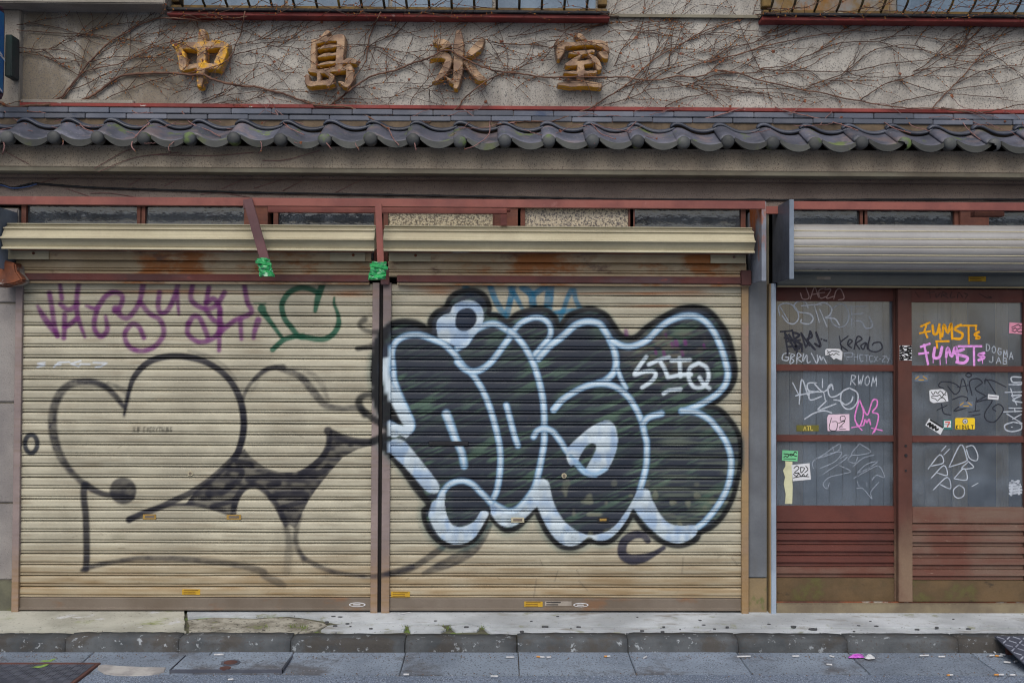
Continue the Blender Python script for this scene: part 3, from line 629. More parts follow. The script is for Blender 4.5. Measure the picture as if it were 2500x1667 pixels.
stroke([(76 + 15 * math.cos(a), 1083 + 22 * math.sin(a)) for a in np.linspace(0, 2 * math.pi, 18)], 12, srgb(24, 32, 48), 0.95, 1.6)
for s in (n1([(400, 310), (335, 318), (400, 335), (330, 350)]), n1([(480, 350), (520, 310), (620, 305)]), n1([(490, 330), (540, 330)]), n1([(720, 295), (630, 320), (700, 345), (720, 322), (800, 325)]), n1([(830, 310), (950, 315), (900, 345), (850, 350)])):
    stroke(s, 3.6, srgb(206, 216, 230), 0.9, 1.2, curve=False)
xt = 326.0
glyph = {'R': [[(0, 1), (0, 0), (.7, .1), (.6, .45), (0, .5), (.8, 1)]], 'I': [[(.3, 0), (.3, 1)]], 'P': [[(0, 1), (0, 0), (.7, .1), (.6, .5), (0, .55)]], 'E': [[(.7, 0), (0, 0), (0, 1), (.7, 1)], [(0, .5), (.6, .5)]], 'V': [[(0, 0), (.4, 1), (.8, 0)]], 'Y': [[(0, 0), (.4, .5), (.8, 0)], [(.4, .5), (.3, 1)]], 'T': [[(0, 0), (.8, 0)], [(.4, 0), (.4, 1)]], 'H': [[(0, 0), (0, 1)], [(.7, 0), (.7, 1)], [(0, .5), (.7, .5)]], 'N': [[(0, 1), (0, 0), (.7, 1), (.7, 0)]], 'G': [[(.7, .1), (.2, 0), (0, .6), (.3, 1), (.7, .8), (.7, .5), (.4, .5)]], ' ': [],
         'A': [[(0, 1), (.4, 0), (.8, 1)], [(.15, .65), (.65, .65)]], 'L': [[(0, 0), (0, 1), (.7, 1)]], 'K': [[(0, 0), (0, 1)], [(.7, 0), (0, .55), (.75, 1)]], 'D': [[(0, 0), (0, 1), (.5, .9), (.75, .5), (.5, .1), (0, 0)]], 'U': [[(0, 0), (.05, .8), (.4, 1), (.7, .8), (.75, 0)]], 'O': [[(.4, 0), (0, .3), (.05, .8), (.4, 1), (.75, .75), (.75, .3), (.4, 0)]], 'S': [[(.7, .1), (.2, 0), (.05, .3), (.7, .65), (.5, 1), (0, .9)]], 'Z': [[(0, 0), (.7, 0), (0, 1), (.75, 1)]], 'C': [[(.7, .1), (.2, .05), (0, .5), (.2, .95), (.7, .9)]], 'F': [[(.7, 0), (0, 0), (0, 1)], [(0, .5), (.55, .5)]], 'M': [[(0, 1), (.1, 0), (.4, .7), (.7, 0), (.8, 1)]], 'W': [[(0, 0), (.2, 1), (.4, .4), (.6, 1), (.8, 0)]], 'B': [[(0, 0), (0, 1), (.6, .9), (.6, .55), (0, .5), (.5, .4), (.5, .05), (0, 0)]], 'J': [[(.6, 0), (.6, .8), (.3, 1), (0, .8)]]}
for ch in 'RIP EVERYTHING':
    for g in glyph[ch]: stroke([(xt + 5.6 * x, 1043 + 11 * y) for x, y in g], 1.9, srgb(50, 50, 48), 0.85, 0.8, curve=False)
    xt += 4.5 if ch in 'I ' else 7.6
# --- cyan letters
for pts, w in ((q1([(1235, 80, 60), (1280, 200), (1330, 290), (1380, 350, 40)]), 14), (q1([(1450, 80), (1420, 220), (1390, 350)]), 14), (q1([(1420, 90), (1480, 180), (1545, 300, 34)]), 12), (q1([(1540, 80), (1620, 150), (1640, 260)]), 17), (q1([(1750, 80), (1650, 150)]), 14),
               (q1([(1800, 80), (1790, 200), (1780, 300)]), 20), (q1([(1820, 330), (1960, 310), (2110, 290, 30)]), 11), (q1([(1930, 300), (1960, 200), (2000, 110)]), 11), (q1([(2030, 110), (2045, 200), (2090, 290)]), 11), (q1([(1920, 310), (1890, 400), (1880, 450, 14)]), 11), (q1([(1000, 80), (1050, 180), (1130, 230)]), 16), (q1([(1220, 330), (1320, 345), (1390, 380)]), 8)):
    stroke(pts, w * 1.1, CYA, 0.95, 2.2, 0.32)
# --- big bubble throw-up
outer = q1([(130, 760), (150, 610), (220, 495), (320, 420), (450, 412), (580, 445), (655, 490), (662, 400), (720, 320), (810, 270), (850, 190), (930, 130), (1070, 108), (1180, 165), (1225, 260), (1225, 335), (1300, 350), (1395, 400), (1500, 330), (1650, 288), (1770, 300), (1850, 370), (1890, 445), (1980, 350), (2100, 300)]) + \
    q2([(760, 288), (880, 335), (960, 430), (1020, 520), (1100, 560), (1180, 548), (1280, 460), (1420, 370), (1580, 290), (1730, 268), (1860, 300), (1960, 400), (2050, 540), (2100, 720), (2122, 870), (2100, 990), (2030, 1090), (1920, 1180), (1850, 1212), (1960, 1235), (2060, 1330), (2140, 1450)]) + \
    q4([(2170, 330), (2172, 480), (2145, 650), (2090, 850), (2000, 1010), (1900, 1110), (1790, 1165), (1750, 1230), (1650, 1280), (1550, 1290), (1420, 1250), (1280, 1150), (1165, 1010), (1135, 1010), (1070, 1110), (960, 1230), (860, 1265), (740, 1245), (650, 1290), (560, 1315), (450, 1290), (340, 1180), (270, 1050), (222, 955)]) + \
    q3([(1660, 955), (1600, 1010), (1500, 1110), (1390, 1145), (1300, 1090), (1218, 1005), (1170, 1110), (1080, 1230), (960, 1290), (830, 1290), (700, 1210), (620, 1080), (600, 960), (640, 890), (500, 680), (350, 500), (200, 330)]) + \
    q1([(290, 1470), (250, 1380), (190, 1250), (150, 1080), (118, 930)])
ring = [p for p in outer] + [outer[0]]
stroke([p for p in ring[60:]], 30, TEAL, 0.42, 7, 0.2)
stroke(ring[:60], 22, TEAL, 0.25, 5, 0.2)
fill(outer, NAV, 0.97, 0.0)
diag = np.clip(vnoise(34, 6) * 0.9 + vnoise(9, 3) * 0.5 - 0.62, 0, 1) * 1.5
# scuffed, half covered greenish streaks inside the fill
yy_, xx_ = np.mgrid[0:PHN, 0:PWN]
sh = np.clip(((xx_ * 0.45 + yy_) % 31) / 31.0, 0, 1)
g1 = vnoise(70, 40)
streaks = np.clip((vnoise(26, 4) - 0.44) * 2.8, 0, 1) * np.clip((g1 - 0.22) * 2.0, 0, 1)
shift = ((-0.42 * np.arange(PWN))).astype(int)
streaks = np.stack([np.roll(streaks[:, j], shift[j]) for j in range(PWN)], 1)
fill(outer, srgb(78, 104, 90), 0.85, 0, True, 2.0, streaks)
right = np.clip((xxg - 1560) / 60, 0, 1) * np.clip((yyg - 1000) / 80, 0, 1) * np.clip((vnoise(60, 4) - 0.42) * 2.6, 0, 1)
fill(outer, srgb(112, 122, 108), 0.55, 0, True, 2.0, right)
lobe = np.clip(1 - np.hypot((xxg - 1625) / 110, (yyg - 855) / 90), 0, 1) ** .6 * np.clip((N_mid - .35) * 2.2, 0, 1)
fill(outer, srgb(128, 120, 104), 0.55, 0, True, 2.0, lobe)
bits = np.clip((vnoise(16, 12) - 0.70) * 8, 0, 1) * np.clip((yyg - 1150) / 60, 0, 1) * np.clip((xxg - 1330) / 50, 0, 1)
fill(outer, srgb(120, 124, 108), 0.7, 0, True, 2.0, bits)
stroke(ring, 13, BLK, 0.97, 2.0)
# dark curls left of the piece
stroke(m2_([(985, 1385, 60), (940, 1425, 40), (980, 1475, 40), (1080, 1500, 50), (1180, 1480, 56), (1250, 1420, 66), (1400, 1405, 66), (1500, 1450, 62), (1570, 1540, 60)]), 16, BLK, 0.82, 3, 0.2)
stroke(n2([(930, 190, 40), (1050, 150, 36), (1150, 75, 50), (1210, 0, 56)]), 13, INK, 0.72, 2.5, 0.3); stroke(n2([(915, 185, 36), (1060, 182, 36)]), 10, BLK, 0.9, 2)
stroke(n2([(1180, 60, 50), (1110, 190, 66), (1082, 340, 62), (1095, 480, 66), (1140, 580, 66), (1200, 700, 70), (1290, 830, 60)]), 17, BLK, 0.95, 2.5)
stroke(n2([(1060, 560, 40), (1090, 640, 70), (1140, 740, 90), (1250, 840, 80)]), 17, BLK, 0.9, 2.5)
stroke(n2([(985, 780, 50), (935, 680, 70), (960, 615, 60), (1050, 600, 55), (1110, 690, 60)]), 17, BLK, 0.88, 3.5)
stroke(n2([(960, 720, 60), (1060, 810, 60), (1160, 870, 66), (1215, 935, 66), (1140, 975, 66), (1060, 1010, 70)]), 17, BLK, 0.92, 2.5)
stroke(n2([(1150, 1020, 40), (1220, 1130, 56), (1330, 1270, 56), (1450, 1440, 60), (1560, 1560, 60)]), 15, BLK, 0.95, 2.5)
# white / pale blue lines
WFILLS = []
def wfill(pts, *a):
    fill(pts, WHT, *a); WFILLS.append(pts)
def wl_(pts, w=15.0, a=0.95, c=None):
    stroke(pts, w + 3, srgb(74, 104, 140), 0.6, 2.2)
    stroke(pts, w, LBL, a, 1.3); stroke([p[:2] + ((p[2] * .6,) if len(p) > 2 else ()) for p in pts], w * 0.55, c or WHT, 0.85, 2.6)
wl_(q1([(310, 860), (300, 700), (335, 605), (420, 548), (550, 535), (680, 572), (800, 630), (900, 725), (975, 830), (1060, 905), (1150, 1040), (1220, 1200), (1280, 1400), (1318, 1568)]) + q3([(1328, 420), (1328, 520), (1318, 640), (1290, 780), (1240, 880)]), 14.5)
wl_(q1([(310, 860), (320, 960), (370, 1100), (440, 1250), (490, 1370), (470, 1440), (380, 1430), (285, 1380)]), 15)
stroke(q1([(238, 775, 56), (240, 900, 70), (265, 1020, 80), (320, 1130, 90), (400, 1290, 86), (445, 1380, 70)]), 20, WHT, 0.94, 2.5)
wl_(q1([(920, 660), (1000, 610), (1080, 500), (1180, 445), (1280, 432), (1380, 480), (1445, 530)])); wl_(q1([(1445, 520), (1350, 650), (1260, 770), (1170, 850), (1075, 880), (985, 855), (920, 790)]))
wl_(q1([(1430, 520), (1520, 425), (1640, 372), (1740, 385), (1800, 455), (1800, 545), (1740, 625), (1650, 725), (1620, 760)]), 13)
wl_(q1([(1420, 500), (1500, 570), (1580, 680), (1640, 800), (1690, 950), (1730, 1130), (1745, 1300), (1745, 1420)]) + q3([(1745, 300), (1725, 430), (1690, 600), (1650, 740), (1560, 870), (1480, 945), (1400, 960), (1320, 925), (1240, 880)]), 15)
wl_(q1([(1690, 760), (1800, 640), (1930, 540), (2030, 450), (2130, 412), (2220, 415)]) + q2([(840, 440), (900, 525), (950, 625), (980, 720), (988, 820), (958, 900), (890, 965), (820, 990)]), 16)
wl_(q2([(395, 1245, 66), (480, 1150, 62), (620, 1060), (760, 1005), (900, 1000), (1020, 1050), (1110, 1130), (1180, 1240), (1230, 1350), (1260, 1480)]) + q4([(1278, 300), (1280, 400), (1275, 520), (1250, 640), (1215, 760)]), 14.5)
wl_(q2([(1005, 865), (1040, 960), (1085, 1040)]), 10); wl_(q2([(1240, 1380), (1300, 1315), (1420, 1280)]), 15)
wl_(q2([(950, 590), (1050, 640), (1150, 642), (1280, 585), (1400, 470), (1520, 390), (1660, 352), (1790, 375), (1900, 480), (1980, 640), (2030, 800), (2048, 920), (2010, 1030), (1900, 1130), (1740, 1215), (1610, 1262)]), 15)
wl_(q2([(1610, 1255), (1750, 1270), (1870, 1335), (1970, 1450)]) + q4([(2040, 320), (2078, 450), (2076, 600), (2040, 750), (1960, 900), (1850, 1040), (1770, 1110)]), 14.5)
wl_(q3([(1645, 255), (1680, 200), (1750, 178), (1830, 212), (1900, 300), (1965, 400), (2050, 505), (2140, 595), (2230, 612)]), 14)
wfill(q3([(270, 100), (350, 140), (430, 150), (505, 120), (495, 200), (440, 262), (380, 242), (320, 262), (270, 230)]), 0.92, 0.25)
wfill(q4([(515, 375), (620, 270), (740, 170), (860, 110), (930, 108), (980, 160), (1002, 270), (990, 380), (950, 490), (900, 570), (820, 622), (740, 632), (690, 600), (705, 555), (785, 410), (800, 340), (760, 318), (705, 345), (655, 420), (620, 490), (560, 530), (520, 460)]), 0.96, 0.12)
stroke(q3([(2000, 440), (2120, 570), (2230, 610), (2330, 560)]), 9, LBL, .8, 3)
stroke(q1([(815, 1285, 86), (855, 1390, 84), (905, 1530, 76)]) + q3([(930, 330, 72), (965, 420, 72), (985, 530, 70)]), 18, LBL, 0.95, 2.2); stroke(q1([(815, 1285, 60), (855, 1390, 44), (905, 1530, 36)]) + q3([(930, 330, 36), (965, 420, 36), (985, 530, 20)]), 9, WHT, 0.9, 3)
wl_(q1([(1385, 1200), (1420, 1330), (1460, 1480)]) + q3([(1495, 340)]), 14)
wfill(q3([(270, 395), (290, 290), (400, 290), (500, 390), (620, 540), (740, 700), (742, 775), (690, 792), (620, 765), (520, 650), (400, 520)]), 0.95, 0.2)
wl_(q3([(740, 900), (775, 790), (850, 705), (960, 672), (1060, 705), (1150, 790), (1240, 880)]), 14)
wfill(q3([(680, 880), (650, 1000), (680, 1090), (740, 1190), (830, 1258), (930, 1278), (1030, 1250), (1100, 1190), (1180, 1060), (1215, 980), (1150, 960), (1080, 1060), (960, 1112), (870, 1090), (820, 1000), (800, 900), (800, 790), (730, 840)]), 0.94, 0.22)
wfill(q3([(1240, 985), (1300, 1070), (1390, 1110), (1480, 1090), (1560, 1030), (1640, 950), (1700, 880), (1680, 700), (1640, 760), (1560, 880), (1480, 955), (1400, 965), (1320, 928), (1240, 900)]), 0.9, 0.35)
wfill(q4([(300, 650), (350, 695), (380, 830), (430, 960), (520, 1080), (640, 1160), (740, 1190), (860, 1170), (980, 1100), (1080, 970), (1150, 850), (1205, 755), (1295, 758), (1330, 850), (1400, 980), (1480, 1070), (1580, 1100), (1740, 1098), (1765, 1120), (1740, 1190), (1650, 1250), (1560, 1265), (1450, 1230), (1320, 1130), (1210, 1010), (1150, 940), (1090, 1040), (1000, 1160), (900, 1230), (800, 1240), (730, 1205), (640, 1270), (550, 1290), (460, 1262), (370, 1170), (300, 1050), (250, 940), (220, 890), (150, 880), (220, 760), (250, 660)]), 0.94, 0.2)
wfill(q1([(725, 480), (730, 400), (790, 345), (850, 325), (880, 260), (950, 220), (1040, 208), (1120, 240), (1165, 310), (1160, 420), (1100, 520), (1060, 560), (1000, 650), (900, 640), (800, 590), (740, 560)]), 0.95, 0.16)
fill(q1([(900, 400), (925, 320), (990, 282), (1060, 290), (1100, 350), (1095, 420), (1040, 480), (970, 500), (910, 460)]), NAV, 0.96)
blue = np.clip((vnoise(9, 30) * .6 + vnoise(26, 18) * .6 - 0.48) * 2.6, 0, 1)
for wp in WFILLS: fill(wp, srgb(120, 156, 200), 0.6, 0, True, 2.0, blue)
fill(q1([(900, 400), (925, 320), (990, 282), (1060, 290), (1100, 350), (1095, 420), (1040, 480), (970, 500), (910, 460)]), NAV, 0.97)
# STIQ
for s in (q2([(1275, 745), (1210, 830), (1165, 910), (1250, 885), (1335, 880), (1365, 910), (1330, 970), (1235, 1035)]), q2([(1300, 815), (1400, 770), (1490, 748)]), q2([(1410, 790), (1450, 860), (1475, 920)]), q2([(1515, 778), (1690, 770)]), q2([(1590, 755), (1600, 930)]), q2([(1480, 940), (1600, 915), (1700, 910)]),
          q2([(1775, 800), (1690, 850), (1680, 950), (1730, 1030), (1810, 1030), (1865, 950), (1850, 850), (1775, 800)]), q2([(1780, 940), (1820, 1000), (1875, 1045)]), q2([(1440, 1090), (1500, 1060), (1600, 1050)])):
    stroke(s, 9.5, WHT, 0.96, 1.5)
for (x, y, w) in ((1528, 812, 13), (1650, 838, 14), (1640, 842, 10), (1672, 836, 11), (1620, 862, 10), (1600, 860, 8), (1665, 862, 9), (1718, 845, 7), (1625, 820, 6)): stroke([(x, y - 4), (x + 2, y + 4)], w * .8, PUR, 0.75, 2, 0.3, curve=False)
stroke(q4([(1290, 1240, 60), (1240, 1190, 70), (1150, 1190, 80), (1060, 1260, 86), (1050, 1370, 90), (1130, 1420, 100), (1240, 1410, 90), (1340, 1370, 56), (1440, 1310, 46)]), 20, srgb(34, 36, 60), 0.97, 2.0, 0.08)
# small scratches and scuffs
for _ in range(150):
    x, y = rnd.uniform(60, 1800), rnd.uniform(1000, 1460); a = rnd.uniform(-1.2, 1.2)
    l = rnd.uniform(3, 16); stroke([(x, y), (x + l * math.cos(a), y + l * math.sin(a) * .6)], rnd.uniform(1.0, 1.8), srgb(70, 64, 56), rnd.uniform(.3, .7), 0.9, curve=False)
for (xa, ya, xb, yb) in ((1302, 1465, 1310, 1412), (1354, 1418, 1362, 1392), (1412, 1416, 1434, 1440), (1408, 1390, 1415, 1405), (1668, 1360, 1665, 1400), (1786, 1360, 1800, 1378), (1318, 1365, 1325, 1380)):
    stroke([(xa, ya), (xb, yb)], 2, srgb(84, 78, 76), 0.7, 1, curve=False)

def sample(P3):
    q = to_px(P3); x = (q[:, 0] - PX0) / PST - .5; y = (q[:, 1] - PY0) / PST - .5
    x = np.clip(x, 0, PWN - 1.01); y = np.clip(y, 0, PHN - 1.01)
    x0 = x.astype(int); y0 = y.astype(int); fx = (x - x0)[:, None]; fy = (y - y0)[:, None]
    S = np.concatenate([RGB * ALP[..., None], ALP[..., None]], 2)
    v = S[y0, x0] * (1 - fx) * (1 - fy) + S[y0, x0 + 1] * fx * (1 - fy) + S[y0 + 1, x0] * (1 - fx) * fy + S[y0 + 1, x0 + 1] * fx * fy
    v[:, :3] /= np.maximum(v[:, 3:4], 1e-4); return v
DENTS = [(rnd.uniform(-2.6, 1.4), rnd.uniform(.1, 1.0), rnd.uniform(.03, .12), rnd.uniform(.003, .008)) for _ in range(34)]
def painted(name, prof, xa, xb, ncol, mat, parent, vertical=False):
    """sheet: profile (y, z) swept along x, with the spray paint stored per vertex"""
    k = len(prof); xs_ = np.linspace(xa, xb, ncol + 1)
    P3 = np.zeros((ncol + 1, k, 3)); P3[..., 0] = xs_[:, None]; P3[..., 1] = [p[0] for p in prof]; P3[..., 2] = [p[1] for p in prof]
    ph = rnd.uniform(0, 6); ph2 = rnd.uniform(0, 6)
    P3[..., 1] += (0.0011 * np.sin(xs_ * 2.3 + ph) + 0.0007 * np.sin(xs_ * 7.1 + ph2))[:, None]; P3[..., 2] += (0.0009 * np.sin(xs_ * 3.1 + ph2))[:, None]
    for (dx_, dz_, ds_, da_) in DENTS:
        P3[..., 1] += da_ * np.exp(-((P3[..., 0] - dx_) / ds_) ** 2 - ((P3[..., 2] - dz_) / (ds_ * .55)) ** 2)
    P3 = P3.reshape(-1, 3)
    i, j = np.mgrid[0:ncol, 0:k - 1]; a = (i * k + j).ravel()
    F = np.stack([a, a + k, a + k + 1, a + 1], 1)
    me = bpy.data.meshes.new(name); me.vertices.add(len(P3)); me.vertices.foreach_set('co', P3.ravel())
    me.loops.add(F.size); me.loops.foreach_set('vertex_index', F.ravel().astype(np.int32))
    me.polygons.add(len(F)); me.polygons.foreach_set('loop_start', np.arange(0, F.size, 4, dtype=np.int32))
    me.update(calc_edges=True)
    at = me.color_attributes.new('Paint', 'FLOAT_COLOR', 'POINT'); at.data.foreach_set('color', sample(P3).astype(np.float32).ravel())
    return put(name, me, mat, parent)

# ================================================================ rolling shutters
m_slat = M('cream_shutter_paint', A(177, 173, 155), A(159, 155, 139), 3.0, 0.55, 0.04, 60, rand=0.09, streak=(A(134, 126, 106), 0.4, (1.5, 20, 110)), attr='Paint', spec=0.4)
m_jamb = M('mauve_brown_rail', A(140, 126, 124), A(122, 110, 110), 3.0, 0.55, 0.08, 60, patches=[(A(168, 120, 66), 2.2, 0.57, 0.7, (1, 1, .4))], attr='Paint')
m_jamb_y = M('rust_yellow_rail', A(146, 122, 88), A(130, 112, 98), 2.0, 0.6, 0.08, 60, patches=[(A(146, 116, 104), 2.0, 0.54, 0.62, (1, 1, .6))], attr='Paint')
m_rail = M('brown_bottom_rail', A(112, 103, 94), A(98, 88, 78), 2.5, 0.65, 0.1, 60, patches=[(A(112, 86, 66), 3, 0.55, 0.7, (1, 1, 2))])
m_upslat = M('rusted_upper_slat', A(178, 162, 136), A(160, 142, 114), 2.0, 0.6, 0.06, 60, patches=[(A(150, 94, 48), 2.2, 0.50, 0.64, (1, 1, 2)), (A(104, 78, 66), 3.0, 0.54, 0.66, (1, 1, 2))])
ZTOP, ZBOT, NS = Z(694, 0), Z(1458, 0), 29
PT = (ZTOP - ZBOT) / NS
SP = [(0.014, 0.00), (-0.004, 0.024), (-0.0088, 0.055), (-0.0095, 0.10), (-0.0095, 0.165), (-0.000, 0.185), (-0.000, 0.235), (-0.0095, 0.265), (-0.0098, .36), (-0.0099, .48), (-0.0099, .60), (-0.0098, .72), (-0.0096, .80), (-0.0072, .875), (-0.0030, .935), (0.014, .945), (0.014, 1.0)]
m_yel = M('yellow_sticker', A(186, 148, 40), A(168, 132, 36), 20, 0.6, 0.0)
m_ink = M('black_print', A(34, 34, 36), A(28, 28, 30), 8, 0.7, 0)
def shutter(label, pxa, pxb, boxa, boxb):
    sh = thing('rolling_shutter', label, 'shutter', 'closed cream roller shutters')
    xa, xb = X(pxa, 1050, 0), X(pxb, 1050, 0)
    for i in range(NS):
        z0 = ZBOT + i * PT
        jy = rnd.uniform(-.0012, .0012); z0 += rnd.uniform(-.0009, .0009)
        painted('slat', [(y + jy, z0 + t * PT) for y, t in SP], xa, xb, int((pxb - pxa) / 2.6), m_slat, sh)
    # bottom rail with lip
    zb0 = 0.012
    B().prism([(0.012, zb0), (-0.016, zb0), (-0.016, zb0 + .010), (-0.010, zb0 + .014), (-0.010, ZBOT - .006), (-0.004, ZBOT), (0.012, ZBOT)], xa, xb, 'x').build('bottom_rail', m_rail, sh)
    # upper slats above the beam
    zt = Z(640, 0); zm = Z(673, -0.02)
    prev = zm - .012
    for zz_ in (Z(668, 0), zt):
        h = zz_ - prev
        pf = [(y - .045, prev + t * h) for y, t in SP]
        B().prism([(0.02, prev)] + pf + [(0.02, zz_)], xa - .01, xb + .01, 'x').build('upper_slat', m_upslat, sh); prev = zz_
    # beam
    zb_, zt_ = Z(691, -.04), Z(674, -.04)
    box('lintel_beam', X(boxa + 34, 680, -.04), X(boxb - 12, 680, -.04), -0.066, -0.008, zb_, zt_, m_darkred, sh, 0.003)
    box('beam_flange', X(boxa + 34, 680, -.04), X(boxb - 12, 680, -.04), -0.052, -0.008, zb_ - .014, zb_ - .001, m_upslat, sh, 0.002)
    # box cover: folded sheet metal with rolled ridges
    yb = -0.20; zA = Z(553, -0.14); zB = Z(566, -0.19); zC = Z(588, -0.225); zD = Z(613, -0.20)
    prof = [(-0.10, zA + .002), (-0.150, zA + .001), (-0.153, zA - .005), (-0.144, zA - .007), (-0.150, zA - .014), (-0.172, zB + .012), (-0.190, zB + .009), (-0.192, zB + .002), (-0.182, zB - .001), (-0.184, zB - .008), (-0.206, zC + .012), (-0.212, zC + .009), (-0.228, zC + .006), (-0.229, zC - .001), (-0.212, zC - .004), (-0.206, zC - .010), (-0.190, zD + .012), (-0.206, zD + .005), (-0.208, zD - .003), (-0.200, zD - .006), (-0.180, zD), (-0.10, zD + .02)]
    xa_, xb_ = X(boxa, 585, -.2), X(boxb, 585, -.2)
    B().prism(prof, xa_, xb_, 'x').build('box_cover', m_box, sh)
    box('box_underside', xa_ + .02, xb_ - .02, -0.17, -0.1, zD - .004, zD + .02, m_rust, sh)
    box('box_apron', xa_ + .03, xb_ - .03, -0.100, -0.090, Z(640, -.09), zD - .002, m_upslat, sh)
    for (a, c) in ((boxa + 14, boxa + 116), (boxb - 108, boxb - 22)):
        p = box('bearing_plate', X(a, 630, -.1), X(c, 630, -.1), -0.110, -0.104, Z(640, -.10), Z(616, -.10), m_box, sh, 0.001)
        cx, cz = X((a + c) / 2 + 14, 630, -.1), Z(625, -.11)
        B().disc((cx, cz), .008, .008, -0.114, -0.109, 12).build('bolt', m_rust, p)
    return sh, xa, xb
shL, xla, xlb = shutter('left cream roller shutter sprayed with purple tag and grey heart outlines', 50, 908, 5, 914)
shR, xra, xrb = shutter('right cream roller shutter covered by a black and white bubble graffiti piece', 952, 1812, 936, 1842)
def rail(parent, pa, pb, mat, yf=-0.028, name='guide_rail', ztop=None):
    xa, xb = X(pa, 1050, yf), X(pb, 1050, yf)
    zt = ztop or Z(692, yf); e = 0.0025
    zs_ = np.linspace(-0.002, zt, 300)
    P3 = []; prof = [(xa, 0.02), (xa, yf + e), (xa + e, yf), ((xa + xb) / 2, yf), (xb - e, yf), (xb, yf + e), (xb, 0.02)]
    k = len(prof)
    V = np.array([(x, y, z) for z in zs_ for x, y in prof])
    me = bpy.data.meshes.new(name)
    F = [(i * k + j, i * k + j + 1, (i + 1) * k + j + 1, (i + 1) * k + j) for i in range(len(zs_) - 1) for j in range(k - 1)]
    me.from_pydata([tuple(v) for v in V], [], F)
    at = me.color_attributes.new('Paint', 'FLOAT_COLOR', 'POINT'); at.data.foreach_set('color', sample(V).astype(np.float32).ravel())
    return put(name, me, mat, parent)
rail(shL, 33, 50, m_jamb); rail(shL, 907, 924, m_jamb); rail(shR, 933, 953, m_jamb); rail(shR, 1811, 1828, m_jamb_y)
box('rail_gap', X(924, 1050, 0), X(933, 1050, 0), -0.012, 0.02, 0, Z(692, 0), m_dark, shR)
# side plates that carry the shutter boxes
def side_plate(parent, px, depth, thick, mat, zlo, lipw=8):
    x = X(px, 590, -depth)
    z0, z1 = zlo, Z(489, -depth)
    b = B().box(x - thick, x, -depth, -0.004, z0, z1)
    b.box(x - thick - .001, x + lipw / 456.0, -depth - 0.006, -depth, z0 - .002, z1)
    return b.build('side_plate', mat, parent, 0.0015)
side_plate(shR, 1862, 0.262, 0.006, m_plate, Z(682, -.26))
x0 = X(2, 530, -.2); box('side_plate', x0 - .012, x0 - .002, -0.25, -0.01, Z(655, -.2, 20), Z(507, -.2, 20), m_plate2, shL, 0.001)
B().prism([(X(-14, 660, -.15), Z(700, -.15, 20)), (X(34, 660, -.15), Z(693, -.15, 20)), (X(56, 660, -.15), Z(684, -.15, 20)), (X(40, 660, -.15), Z(662, -.15, 20)), (X(36, 660, -.15), Z(642, -.15, 20)), (X(12, 660, -.15), Z(636, -.15, 20)), (X(-14, 660, -.15), Z(640, -.15, 20))], -0.15, -0.03, 'y').build('rusty_bracket', m_rust, shL, 0.008)
x1 = X(1812, 680, -.06)
box('rusty_bracket', x1 - .01, x1 + .05, -0.07, -0.045, Z(697, -.06, 1820), Z(660, -.06, 1820), m_darkred, shR, 0.004)
box('rusty_bracket', X(930, 670, -.045), X(951, 670, -.045), -0.056, -0.042, Z(697, -.05), Z(655, -.05), m_darkred, shR, 0.003)
# stickers, slots and locks on the shutters
def decal(name, parent, rx, mat, y=-0.0125, th=0.0015, bev=0):
    (xa_, za_), (xb_, zb_) = U(rx[0], rx[1], y), U(rx[2], rx[3], y)
    return box(name, min(xa_, xb_), max(xa_, xb_), y - th, y, min(za_, zb_), max(za_, zb_), mat, parent, bev)
def rect(f, a, b_, c, d):
    p = f([(a, b_), (c, d)]); return (p[0][0], p[0][1], p[1][0], p[1][1])
def lines(parent, rx, mat, n, y, th=0.0004, seed=1):
    rr = random.Random(seed); x0_, y0_, x1_, y1_ = rx
    for i in range(n):
        yy0 = y0_ + (y1_ - y0_) * (i + .3) / n; yy1 = y0_ + (y1_ - y0_) * (i + .75) / n
        decal('print', parent, (x0_ + (x1_ - x0_) * .08, yy0, x1_ - (x1_ - x0_) * rr.uniform(.08, .3), yy1), mat, y, th)
ys = -0.0108
for (rx, lab) in ((rect(b1, 1560, 763, 1715, 810), 'small yellow warning sticker on the lowest slat of the left shutter'), (rect(b2, 1175, 783, 1335, 830), 'small yellow sticker at the lower left corner of the right shutter'), (rect(b3, 140, 868, 297, 914), 'small yellow sticker on the brown bottom rail of the right shutter')):
    o = decal('sticker', None, rx, m_yel, ys); tag(o, lab, 'sticker', 'yellow shutter stickers'); lines(o, rx, M('faded_print', A(120, 92, 30), None, 8, .7, 0), 3, ys - .0015)
o = decal('sticker', None, rect(b3, 317, 866, 545, 905), M('grey_label', A(150, 142, 134), None, 20, .7, 0), ys); tag(o, 'faded grey maker label beside the yellow sticker on the bottom rail', 'sticker'); lines(o, rect(b3, 317, 866, 470, 905), m_ink, 2, ys - .0015)
def oval(rx, lab):
    c = U((rx[0] + rx[2]) / 2, (rx[1] + rx[3]) / 2, ys); o = B().disc(c, (rx[2] - rx[0]) / 868, (rx[3] - rx[1]) / 868, ys - .0015, ys, 24).build('sticker', m_paper); tag(o, lab, 'sticker')
    B().disc(c, (rx[2] - rx[0]) / 868 * .86, (rx[3] - rx[1]) / 868 * .7, ys - .0019, ys - .0015, 24).build('print', m_rail, o)
    lines(o, ((rx[0] * .8 + rx[2] * .2), rx[1] + 3, rx[0] * .25 + rx[2] * .75, rx[3] - 3), m_paper, 1, ys - .0019)
oval(rect(b3, 560, 880, 690, 915), 'white oval maker mark on the bottom rail of the right shutter'); oval(rect(b2, 815, 876, 955, 914), 'pale oval maker mark on the bottom rail of the left shutter')
m_slotf = M('yellow_slot_frame', A(158, 128, 66), A(140, 112, 58), 12, 0.5, 0)
